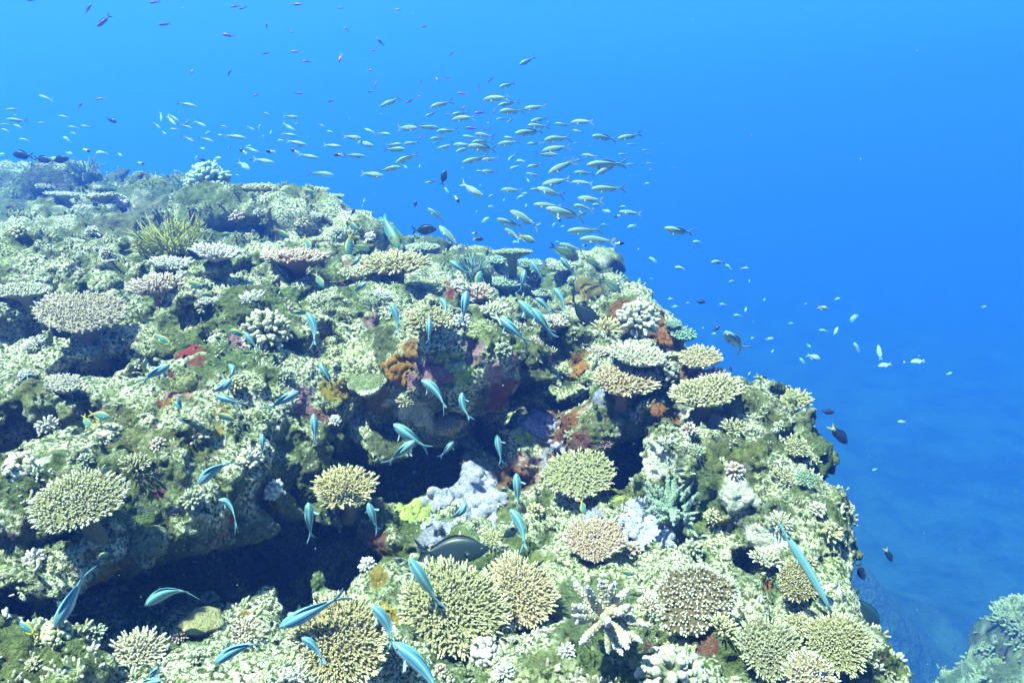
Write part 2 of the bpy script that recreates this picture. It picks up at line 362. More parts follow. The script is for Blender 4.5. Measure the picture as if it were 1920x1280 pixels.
def link(name, me, mat, parent=None):
    if not me.materials: me.materials.append(mat)
    o = bpy.data.objects.new(name, me); C.objects.link(o)
    if parent is not None: o.parent = parent
    return o
def paint(me, col, name='Col'):
    a = me.color_attributes.new(name, 'FLOAT_COLOR', 'POINT')
    c = np.ones((len(me.vertices), 4), np.float32); c[:, :3] = col; a.data.foreach_set('color', c.ravel())
def fattr(me, v, name):
    a = me.attributes.new(name, 'FLOAT', 'POINT'); a.data.foreach_set('value', np.asarray(v, np.float32))
LABELS = set()
def tag(o, label=None, cat=None, group=None, kind=None):
    if label: o['label'] = label; LABELS.add(label)
    if cat: o['category'] = cat
    if group: o['group'] = group
    if kind: o['kind'] = kind
    return o
def sstep(x, a, b): t = np.clip((x-a)/(b-a), 0, 1); return t*t*(3-2*t)

# ------------------------------------------------------------------ reef meshes
B_NEAR = ((-2.65, .75, -2.3), (1.45, 3.7, -.35), .0105)
B_MID = ((-3.9, 3.6, -3.0), (1.3, 7.1, -.35), .026)
B_FAR = ((-8.5, 6.9, -3.2), (-.6, 12.5, -.3), .05)
Vn, Qn = build_block(*B_NEAR, True); log('near', len(Vn))
Vm, Qm = build_block(*B_MID, True); Vf, Qf = build_block(*B_FAR, True); log('mid, far', len(Vm), len(Vf))
def cull(V, Q, margin): m = in_view(V, margin); return keep_faces(V, Q, m[Q].all(1))
Vn, Qn = cull(Vn, Qn, .45); Vm, Qm = cull(Vm, Qm, .8); Vf, Qf = cull(Vf, Qf, 1.0)
# drop small floating crumbs
Vk, Qk = build_block((3.3, 3.6, -8.5), (7.4, 7.6, -3.5), .05, True)
BV_V = np.vstack([Vn, Vm, Vf]); BV_Q = np.vstack([Qn, Qm+len(Vn), Qf+len(Vn)+len(Vm)])
BVH = BVHTree.FromPolygons(BV_V.tolist(), BV_Q.tolist()); log('bvh', len(BV_Q))
def hit(px, py):
    h = BVH.ray_cast(Vector((0, 0, 0)), at(px, py, 1).normalized())
    return (h[0], h[1] if h[1].dot(h[0]) < 0 else -h[1], h[0].dot(CF)) if h[0] else None
def depth_at(px, py, r=0, default=None):
    ds = [h[2] for h in (hit(px+dx*r, py+dy*r) for dx, dy in ((0, 0), (-1, 0), (1, 0), (0, 1), (0, -1))) if h]
    return min(ds) if ds else default

RUST=(.27,.10,.03); ORANGE=(.38,.16,.03); RED=(.27,.035,.025); MAROON=(.17,.05,.05); LILAC=(.40,.38,.56); MAUVE=(.32,.16,.22)
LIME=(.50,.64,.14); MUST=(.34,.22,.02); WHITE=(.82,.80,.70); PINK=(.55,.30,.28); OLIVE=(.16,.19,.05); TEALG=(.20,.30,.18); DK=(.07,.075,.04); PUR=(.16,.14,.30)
PATCH = [(1165,592,34,RUST),(1240,630,40,RUST),(1262,690,30,RUST),(1240,600,22,RUST),(1148,652,9,ORANGE),(1092,680,20,RUST),(1075,700,16,ORANGE),(1228,768,24,RUST),(1262,790,14,RUST),
 (748,698,30,ORANGE),(770,655,20,ORANGE),(800,705,36,MAUVE),(845,690,34,LIME),(880,660,24,MAUVE),(350,662,22,RED),(372,672,16,RED),(322,712,14,RED),(700,752,30,MUST),(625,735,32,MUST),
 (565,748,28,MAUVE),(600,782,24,MAROON),(945,748,34,RED),(935,770,26,RUST),(1060,800,42,RUST),(1045,770,30,MAROON),(1000,795,30,LILAC),(990,815,20,LIME),(932,835,22,LILAC),
 (860,910,62,LILAC),(842,880,30,LILAC),(782,962,34,LIME),(815,1005,36,LILAC),(1040,860,24,LILAC),(985,885,26,PINK),(955,915,36,RUST),(940,950,34,OLIVE),(1212,985,42,LILAC),
 (705,1080,20,MUST),(745,1045,24,OLIVE),(885,785,26,WHITE),(772,762,34,WHITE),(800,790,20,WHITE),(845,548,12,RED),(838,530,8,RED),(500,1085,50,PUR),(560,1060,30,PUR),(700,1010,30,MAROON),
 (340,735,24,PINK),(305,755,14,RUST),(412,765,9,MUST),(408,808,12,MUST),(732,1155,22,MUST),(455,1155,12,ORANGE),(60,870,26,WHITE),(1385,925,34,WHITE),(1440,1015,36,WHITE),(1225,862,34,WHITE),
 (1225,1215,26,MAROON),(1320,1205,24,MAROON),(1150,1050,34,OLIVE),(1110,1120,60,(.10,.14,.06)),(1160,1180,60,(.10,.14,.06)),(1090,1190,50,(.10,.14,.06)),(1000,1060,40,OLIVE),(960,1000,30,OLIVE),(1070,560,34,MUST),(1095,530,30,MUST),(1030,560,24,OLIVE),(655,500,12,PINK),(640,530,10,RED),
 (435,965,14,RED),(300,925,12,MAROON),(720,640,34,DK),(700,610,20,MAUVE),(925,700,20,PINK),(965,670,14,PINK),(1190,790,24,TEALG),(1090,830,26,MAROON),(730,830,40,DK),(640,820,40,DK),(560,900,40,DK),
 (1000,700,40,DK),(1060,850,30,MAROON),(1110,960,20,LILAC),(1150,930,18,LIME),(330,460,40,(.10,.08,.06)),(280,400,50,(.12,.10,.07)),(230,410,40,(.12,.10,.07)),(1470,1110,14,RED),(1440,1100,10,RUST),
 (460,640,26,MAUVE),(1120,745,20,LILAC),(1105,770,16,PINK),(1330,790,24,WHITE),(1290,770,16,WHITE),(1390,700,20,WHITE),(880,870,20,LILAC),(1180,905,14,LIME)]
PW = []
for px, py, r, c in PATCH:
    h = hit(px, py)
    if h: PW.append((np.array(h[0]), r/F*h[2]*1.15, np.array(c)))
def reef_colour(V, Nrm, fine):
    V = V.astype(np.float32)
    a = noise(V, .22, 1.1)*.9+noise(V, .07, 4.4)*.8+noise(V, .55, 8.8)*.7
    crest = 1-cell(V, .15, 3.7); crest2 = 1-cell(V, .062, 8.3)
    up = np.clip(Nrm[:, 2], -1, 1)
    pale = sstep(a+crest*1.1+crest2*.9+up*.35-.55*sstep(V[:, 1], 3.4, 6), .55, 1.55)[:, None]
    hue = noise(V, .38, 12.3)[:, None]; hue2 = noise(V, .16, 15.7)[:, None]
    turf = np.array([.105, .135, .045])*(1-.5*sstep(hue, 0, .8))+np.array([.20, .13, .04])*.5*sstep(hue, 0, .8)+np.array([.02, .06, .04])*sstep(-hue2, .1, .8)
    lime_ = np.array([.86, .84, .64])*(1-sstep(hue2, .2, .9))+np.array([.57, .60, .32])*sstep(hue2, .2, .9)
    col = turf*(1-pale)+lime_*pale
    # small living crusts: lilac, rust and mustard, mostly on steep and overhanging rock
    cid = tri_id(V, .13); under = sstep(-up, -.55, .25)
    for k, (c, p) in enumerate(((LILAC, .20), (RUST, .17), (MUST, .16), (MAUVE, .14), (PINK, .10), (TEALG, .14))):
        m = ((cid % 17) == k*2+1)*sstep(noise(V, .05, 3+k)+noise(V, .02, 7+k)*.5, -.05, .25)*(under*.85+.12)
        col = col*(1-m[:, None])+np.array(c)*m[:, None]
    msk = np.zeros(len(V), np.float32)
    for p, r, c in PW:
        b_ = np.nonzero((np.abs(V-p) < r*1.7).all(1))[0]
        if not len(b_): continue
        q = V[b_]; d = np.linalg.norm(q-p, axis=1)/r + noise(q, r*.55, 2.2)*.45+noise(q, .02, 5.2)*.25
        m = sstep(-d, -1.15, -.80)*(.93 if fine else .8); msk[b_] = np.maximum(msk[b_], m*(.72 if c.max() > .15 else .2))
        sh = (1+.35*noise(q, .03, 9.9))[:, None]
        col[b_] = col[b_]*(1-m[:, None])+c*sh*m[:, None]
    return np.clip(col, .01, .9), msk
def tri_id(V, size):
    n = WI.shape[0]; Q = np.floor((V+noise(V, .05)[:, None]*.03)/size/WS*n).astype(np.int32) % n
    return WI[Q[:, 0], Q[:, 1], Q[:, 2]].astype(np.int32)
def make_reef(name, V, Q, mat, fine, label=None):
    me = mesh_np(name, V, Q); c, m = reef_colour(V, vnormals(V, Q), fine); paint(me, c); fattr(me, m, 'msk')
    o = link(name, me, mat); tag(o, kind='structure'); return o
# the nearest rock is subdivided once more and roughened
dn = Vn@np.array(CF); fmask = (dn[Qn].mean(1) < 3.15) & in_view(Vn, .12)[Qn].all(1)
Va, Qa = keep_faces(Vn, Qn, fmask); Vb, Qb = keep_faces(Vn, Qn, ~fmask)
cnt = np.bincount(np.sort(np.stack([Qa, np.roll(Qa, -1, 1)], 2).reshape(-1, 2), axis=1)@np.array([len(Va), 1]) % (2**31)) if False else None
Va2, Qa2 = subdivide(Va, Qa)
# rounding of the subdivision, then fine crust
Nr = vnormals(Va2, Qa2)
v32 = Va2.astype(np.float32)
disp = .0075*(.45-np.minimum(cell(v32, .021, 2.7), 1.2)**2)+.0045*noise(v32, .010, 3.1)-.010*np.clip(noise(v32, .028, 6.6)-.35, 0, 1)
Va2 = Va2+Nr*disp[:, None]
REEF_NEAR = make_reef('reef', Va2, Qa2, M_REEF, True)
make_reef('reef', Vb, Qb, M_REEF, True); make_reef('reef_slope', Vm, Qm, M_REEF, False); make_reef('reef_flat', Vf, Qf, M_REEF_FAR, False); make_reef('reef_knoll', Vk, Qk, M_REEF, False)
log('reef done', len(Va2))
# seabed far below, one sheet out to where the water closes in
g = np.concatenate([np.linspace(-108, -45, 12)[:-1], np.linspace(-45, -12, 50)[:-1], np.linspace(-12, 14, 170)[:-1], np.linspace(14, 45, 45)[:-1], np.linspace(45, 108, 12)])
h_ = np.concatenate([np.linspace(-12, -2, 12)[:-1], np.linspace(-2, 20, 150)[:-1], np.linspace(20, 62, 60)[:-1], np.linspace(62, 155, 20)])
GX, GY = np.meshgrid(g, h_, indexing='ij'); GZ = seabed_z(GX, GY)
for k_m, (mx_, my_, mz_, rx_, ry_) in enumerate(((.6, 17.0, 11.2, 9.0, 3.4), (7.5, 8.0, 5.0, 2.0, 2.0))):   # mounds on the bottom
    GZ += mz_*np.exp(-((GX-mx_)/rx_)**2-((GY-my_)/ry_)**2)
    GZ += .0*GX if k_m else 1.3*(1-cell(np.stack([GX.ravel(), GY.ravel(), 0*GX.ravel()], 1).astype(np.float32), 1.9)).reshape(GX.shape)*np.exp(-((GX-mx_)/rx_)**2-((GY-my_)/ry_)**2)
    print('mound', k_m, float(GZ[np.argmin(abs(g-mx_)), np.argmin(abs(h_-my_))]))
nx_, ny_ = GX.shape; I = np.arange(nx_*ny_).reshape(nx_, ny_)
sv = np.stack([GX, GY, GZ], -1).reshape(-1, 3); sq = np.stack([I[:-1, :-1], I[1:, :-1], I[1:, 1:], I[:-1, 1:]], -1).reshape(-1, 4)
tag(link('seabed', mesh_np('seabed', sv, sq), M_SAND), kind='structure')

# ------------------------------------------------------------------ coral builders (all return arrays V, Q, colour)
def frames(D):
    D = D/np.linalg.norm(D, axis=1)[:, None]
    a = np.where(np.abs(D[:, 2:3]) < .9, np.array([[0, 0, 1.]]), np.array([[1., 0, 0]]))
    X = np.cross(a, D); X /= np.linalg.norm(X, axis=1)[:, None]; return D, X, np.cross(D, X)
def fingers(B, D, L, R, base, tip, rnd, prof=((0, 1.0), (.35, .95), (.7, .82), (.92, .60), (1.0, .18)), sides=6, bend=.12, tipfrom=.62, tipto=.95, var=.12, jit=.05):
    n = len(B); D, X, Y = frames(D); k = len(prof)
    ph = np.linspace(0, 2*np.pi, sides, endpoint=False)
    bd = (rnd.normal(size=(n, 1))*X+rnd.normal(size=(n, 1))*Y)*bend
    V = np.zeros((n, k, sides, 3)); T = np.zeros((n, k, sides))
    for i, (t, r) in enumerate(prof):
        cen = B+D*(L*t)[:, None]+bd*(L*t*t)[:, None]
        rr = R*r*(1+.10*rnd.normal(size=n))
        V[:, i] = cen[:, None]+(np.cos(ph)[None, :, None]*X[:, None]+np.sin(ph)[None, :, None]*Y[:, None])*rr[:, None, None]*(1+jit*rnd.normal(size=(n, sides, 1)))
        T[:, i] = t
    q = []
    I = np.arange(n*k*sides).reshape(n, k, sides); J = np.roll(I, -1, 2)
    q.append(np.stack([I[:, :-1], J[:, :-1], J[:, 1:], I[:, 1:]], -1).reshape(-1, 4))
    top = I[:, -1]
    for c_ in range(0, sides-2, 2): q.append(np.stack([top[:, 0], top[:, c_+1], top[:, c_+2], top[:, c_+3]], -1))
    s = sstep(T, tipfrom, tipto)[..., None]; v = (1+var*rnd.normal(size=(n, 1, 1, 1)))
    bb = np.array(base, float); bb = bb[:, None, None, :] if bb.ndim > 1 else bb
    col = (bb*(1-s)+np.array(tip)*s)*v
    return V.reshape(-1, 3), np.vstack(q), np.clip(col, .01, .92).reshape(-1, 3)
def join(parts):
    V, Q, Cc, o = [], [], [], 0
    for v, q, c in parts:
        V.append(v); Q.append(q+o); Cc.append(np.broadcast_to(c, v.shape)); o += len(v)
    return np.vstack(V), np.vstack(Q), np.vstack(Cc)
def mk(name, arr, mat, parent=None, smooth=True):
    me = mesh_np(name, arr[0], arr[1], smooth); paint(me, arr[2]); return link(name, me, mat, parent)
def lathe(rings, sides, col, wob=None):     # rings: (radius, z); wob: radius multiplier per side
    ph = np.linspace(0, 2*np.pi, sides, endpoint=False); w_ = np.ones(sides) if wob is None else wob(ph)
    V = np.array([[(r*w_[i]*math.cos(p), r*w_[i]*math.sin(p), z) for i, p in enumerate(ph)] for r, z in rings])
    k = len(rings); I = np.arange(k*sides).reshape(k, sides); J = np.roll(I, -1, 1)
    Q = np.stack([I[:-1], J[:-1], J[1:], I[1:]], -1).reshape(-1, 4)
    return V.reshape(-1, 3), Q, np.broadcast_to(np.array(col), (k*sides, 3))
def basis(n):
    n = Vector(n).normalized(); x = CR-n*CR.dot(n); x.normalize(); y = n.cross(x)
    return Matrix((x, y, n)).transposed()
def facing(aspect, roll=0):              # disc normal so that it is seen as an ellipse of this height / width
    a = math.asin(min(.97, aspect)); r = rad(roll)
    up = CU*math.cos(r)+CR*math.sin(r)
    return (up*math.cos(a)-CF*math.sin(a)).normalized()
def wobble(seed, amt):
    r = random.Random(seed); cs = [(k, r.uniform(0, 6.28), amt*r.uniform(.4, 1)/k**.5) for k in (2, 3, 5, 7)]
    return lambda ph: 1+sum(a*np.cos(k*ph+p) for k, p, a in cs)
def table_coral(label, px, py, wpx, hpx, roll, base, tip, seed, lift=.07, fl=1.0, dens=1.0, dome=.07, under=None, name='table_coral', cat='coral', group=None, plate=True, d=None):
    rnd = np.random.default_rng(seed)
    d = d or depth_at(px, py, wpx*.32, 3)-lift*.6
    R = wpx/2/F*d*(.90 if wpx > 150 else .96); n = facing(hpx/wpx*.82, roll); c = at(px, py, d)
    root = bpy.data.objects.new(name, None); C.objects.link(root)
    root.matrix_world = Matrix.Translation(c)@basis(n).to_4x4(); root.empty_display_size = R*.3
    tag(root, label, cat, group)
    wb = wobble(seed, .10)
    sp_ = max(R/ (18 if wpx > 150 else 15 if wpx > 100 else 11 if wpx > 60 else 7), .0046)*1.0/dens**.5
    cnt = int(min(1400, 1.0*(R/sp_)**2*3.14/1.0*.62))
    i = np.arange(cnt)+.5; rho = np.sqrt(i/cnt); th = i*2.39996+rnd.normal(size=cnt)*.12
    rho = np.clip(rho+rnd.normal(size=cnt)*.02, 0, 1.0); rr = rho*R*.90*wb(th)
    z = -dome*R*rho**2+R*.03*rnd.normal(size=cnt)
    B = np.stack([rr*np.cos(th), rr*np.sin(th), z], 1)
    lean = rad(68)*rho**1.6
    O = np.stack([np.cos(th), np.sin(th), 0*th], 1); Z = np.array([0, 0, 1.])
    D = O*np.sin(lean)[:, None]+Z*np.cos(lean)[:, None]+rnd.normal(size=(cnt, 3))*.13
    L = (sp_*1.15+.022*R)*fl*(1+.45*rho**3)*rnd.uniform(.75, 1.2, cnt)
    Rr = np.full(cnt, sp_*.47)*rnd.uniform(.85, 1.15, cnt)
    pm = (sstep(rho, .80, 1.0)*.75)[:, None]; bcol = np.array(base)*(1-pm)+np.array(tip)*pm
    parts = [fingers(B, D, L, Rr, bcol, tip, rnd)]
    # side nubs
    m = rnd.random(cnt) < .75; k = m.sum()
    Dn = D[m]/np.linalg.norm(D[m], axis=1)[:, None]; t = rnd.uniform(.3, .65, k)
    D2 = Dn+rnd.normal(size=(k, 3))*.75
    parts.append(fingers(B[m]+Dn*(L[m]*t)[:, None], D2, L[m]*.36, Rr[m]*.72, bcol[m], tip, rnd, tipfrom=.6))
    mk('branchlets', join(parts), M_CORAL, root)
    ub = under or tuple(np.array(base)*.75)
    if plate:
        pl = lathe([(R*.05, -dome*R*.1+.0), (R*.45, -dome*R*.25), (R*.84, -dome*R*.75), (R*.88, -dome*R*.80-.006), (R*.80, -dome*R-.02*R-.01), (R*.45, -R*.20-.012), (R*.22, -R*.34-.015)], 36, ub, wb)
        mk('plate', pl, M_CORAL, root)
        dn_ = Matrix(basis(n)).transposed()@Vector((0, .35, -1)).normalized()
        sl_ = max(lift*2.0, R*.8)
        p0 = Vector((0, 0, -R*.22)); 
        V = []; 
        for t in np.linspace(0, 1, 5):
            cc = p0+dn_*sl_*t; rr_ = R*(.26-.08*math.sin(t*3.1)+.05*t)
            for p in np.linspace(0, 2*math.pi, 12, endpoint=False):
                x_ = Vector((math.cos(p), math.sin(p), 0)); V.append(cc+x_*rr_*(1+.1*rnd.normal()))
        I = np.arange(60).reshape(5, 12); J = np.roll(I, -1, 1)
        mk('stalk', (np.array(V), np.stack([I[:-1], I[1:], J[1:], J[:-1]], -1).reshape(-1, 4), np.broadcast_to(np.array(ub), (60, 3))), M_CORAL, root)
    return root
def tubes(paths, radii, base, tip, sides=7, tipfrom=.7, rnd=None):
    out_ = []
    for P, Rr in zip(paths, radii):
        P = np.asarray(P); T = np.gradient(P, axis=0); T, X, Y = frames(T)
        for i in range(1, len(X)):    # keep frames aligned
            X[i] = X[i-1]-T[i]*(X[i-1]@T[i]); X[i] /= np.linalg.norm(X[i])+1e-9; Y[i] = np.cross(T[i], X[i])
        ph = np.linspace(0, 2*np.pi, sides, endpoint=False); k = len(P)
        V = P[:, None]+(np.cos(ph)[None, :, None]*X[:, None]+np.sin(ph)[None, :, None]*Y[:, None])*np.asarray(Rr)[:, None, None]
        I = np.arange(k*sides).reshape(k, sides); J = np.roll(I, -1, 1)
        Q = np.stack([I[:-1], J[:-1], J[1:], I[1:]], -1).reshape(-1, 4)
        s = sstep(np.linspace(0, 1, k), tipfrom, 1.0)[:, None, None]
        col = np.broadcast_to(np.array(base)*(1-s)+np.array(tip)*s, V.shape)
        out_.append((V.reshape(-1, 3), Q, col.reshape(-1, 3)))
    return join(out_)
def staghorn(label, px, py, wpx, hpx, base, tip, seed, nb=16, thick=.05, lift=.03, face=.5, sub=2, nubs=True, spread=1.0, name='staghorn_coral', d=None, root_r=.34, lean=(0, 0), nubl=.55):
    rnd = np.random.default_rng(seed); d = d or depth_at(px, py, wpx*.25, 3)-lift
    R = wpx/2/F*d; n = facing(face); c = at(px, py, d)-n*R*.25
    root = bpy.data.objects.new(name, None); C.objects.link(root)
    root.matrix_world = Matrix.Translation(c)@basis(n).to_4x4(); tag(root, label, 'coral')
    sy = min(1.25, hpx/wpx/max(face, .35))
    paths, radii, NB, ND, NR = [], [], [], [], []
    for i in range(nb):
        th = i*2.39996+rnd.normal()*.2; el = rad(rnd.uniform(4, 60)*spread) if i > 2 else rad(60)
        Dv = np.array([math.cos(th)*math.cos(el), math.sin(th)*math.cos(el)*sy, math.sin(el)])
        q_ = np.sqrt(rnd.random())*root_r*R; st = np.array([math.cos(th+rnd.normal()*.5)*q_, math.sin(th+rnd.normal()*.5)*q_*sy, 0])
        Dv = Dv+np.array([lean[0], lean[1], 0]); Dv /= np.linalg.norm(Dv)
        Ln = R*rnd.uniform(.7, 1.05)*(1-root_r*.6); k = 9; ts = np.linspace(0, 1, k)
        cur = rnd.normal(size=3)*.12*R+np.array([0, 0, .16*R])
        P = st[None]+Dv[None]*(ts*Ln)[:, None]+cur[None]*(ts**2)[:, None]
        r0 = R*thick*2*rnd.uniform(.85, 1.1); Rr = r0*np.array([1.15, 1.05, 1, .96, .9, .84, .74, .52, .12])
        paths.append(P); radii.append(Rr)
        for s_ in range(rnd.integers(0, sub+1)):
            t0 = rnd.integers(2, 6); dv = Dv+rnd.normal(size=3)*.55; dv /= np.linalg.norm(dv)
            l2 = Ln*(1-t0/8)*rnd.uniform(.6, .95); P2 = P[t0][None]+dv[None]*(np.linspace(0, 1, 7)*l2)[:, None]
            paths.append(P2); radii.append(r0*.85*np.array([1, .98, .94, .88, .78, .55, .12]))
    br = tubes(paths, radii, base, tip, 8)
    parts = [br]
    if nubs:   # radial cups along every branch
        for P, Rr in zip(paths, radii):
            m = 60; t = rnd.uniform(.08, .95, m)*(len(P)-1); i0 = np.floor(t).astype(int); f = (t-i0)[:, None]
            pc = P[i0]*(1-f)+P[np.minimum(i0+1, len(P)-1)]*f; ax = P[-1]-P[0]; ax /= np.linalg.norm(ax)
            o_ = rnd.normal(size=(m, 3)); o_ -= ax*(o_@ax)[:, None]; o_ /= np.linalg.norm(o_, axis=1)[:, None]
            r_ = np.interp(t, np.arange(len(Rr)), Rr)
            parts.append(fingers(pc+o_*(r_*.8)[:, None], o_+ax*.9, np.full(m, Rr[0]*nubl), np.full(m, Rr[0]*.24), base, tip, rnd, sides=6, tipfrom=.5,
                                 prof=((0, 1), (.6, .9), (1, .5))))
    mk('branches', join(parts), M_CORAL, root)
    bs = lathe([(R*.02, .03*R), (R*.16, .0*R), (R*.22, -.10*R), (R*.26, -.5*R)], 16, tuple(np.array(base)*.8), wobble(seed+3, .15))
    mk('base', bs, M_CORAL, root)
    return root
def knob_coral(label, px, py, wpx, hpx, base, tip, seed, nk=60, lift=.03, name='cauliflower_coral', fat=1.0, face=.5, group=None, d=None, single=False):
    rnd = np.random.default_rng(seed); d = d or depth_at(px, py, wpx*.3, 3)+lift*.2
    R = wpx/2/F*d; n = facing(face); c = at(px, py, d)-n*R*.15
    i = np.arange(nk)+.5; z = 1-i/nk*1.15; th = i*2.39996+rnd.normal(size=nk)*.15; s = np.sqrt(np.clip(1-z*z, 0, 1))
    D = np.stack([s*np.cos(th), s*np.sin(th), z], 1)+rnd.normal(size=(nk, 3))*.08
    B = D*R*.38; sc_ = np.array([1, hpx/wpx if face > .7 else 1, min(1.2, hpx/wpx*1.1)])
    kr = R*1.35/math.sqrt(nk)*fat
    prof = ((0, .55), (.45, .62), (.68, .95), (.84, 1.02), (.94, .8), (1.0, .28)) if fat >= 1 else ((0, .9), (.4, .9), (.75, .85), (.93, .62), (1.0, .2))
    L = R*.62*rnd.uniform(.82, 1.14, nk)
    br = fingers(B*sc_, D*sc_, L, np.full(nk, kr)*rnd.uniform(.8, 1.15, nk), base, tip, rnd, prof=prof, sides=8 if not single else 6, bend=.15, jit=.13, tipfrom=.5, tipto=1.0)
    if True:
        k = 0
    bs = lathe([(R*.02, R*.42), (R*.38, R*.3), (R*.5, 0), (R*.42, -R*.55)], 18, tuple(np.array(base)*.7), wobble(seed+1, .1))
    mt = Matrix.Translation(c)@basis(n).to_4x4()
    if single:
        o = mk(name, join([br, bs]), M_CORAL); o.matrix_world = mt; return tag(o, label, 'coral', group)
    root = bpy.data.objects.new(name, None); C.objects.link(root); root.matrix_world = mt; tag(root, label, 'coral', group)
    # second order knobs
    m = rnd.random(nk) < .7; Dn = D[m]/np.linalg.norm(D[m], axis=1)[:, None]
    b2 = fingers((B[m]+Dn*(L[m]*.6)[:, None])*sc_, Dn+rnd.normal(size=Dn.shape)*.6, L[m]*.42, np.full(m.sum(), kr*.72), base, tip, rnd, prof=prof, sides=8, tipfrom=.5, jit=.13)
    mk('branches', join([br, b2]), M_CORAL, root); mk('base', bs, M_CORAL, root)
    return root
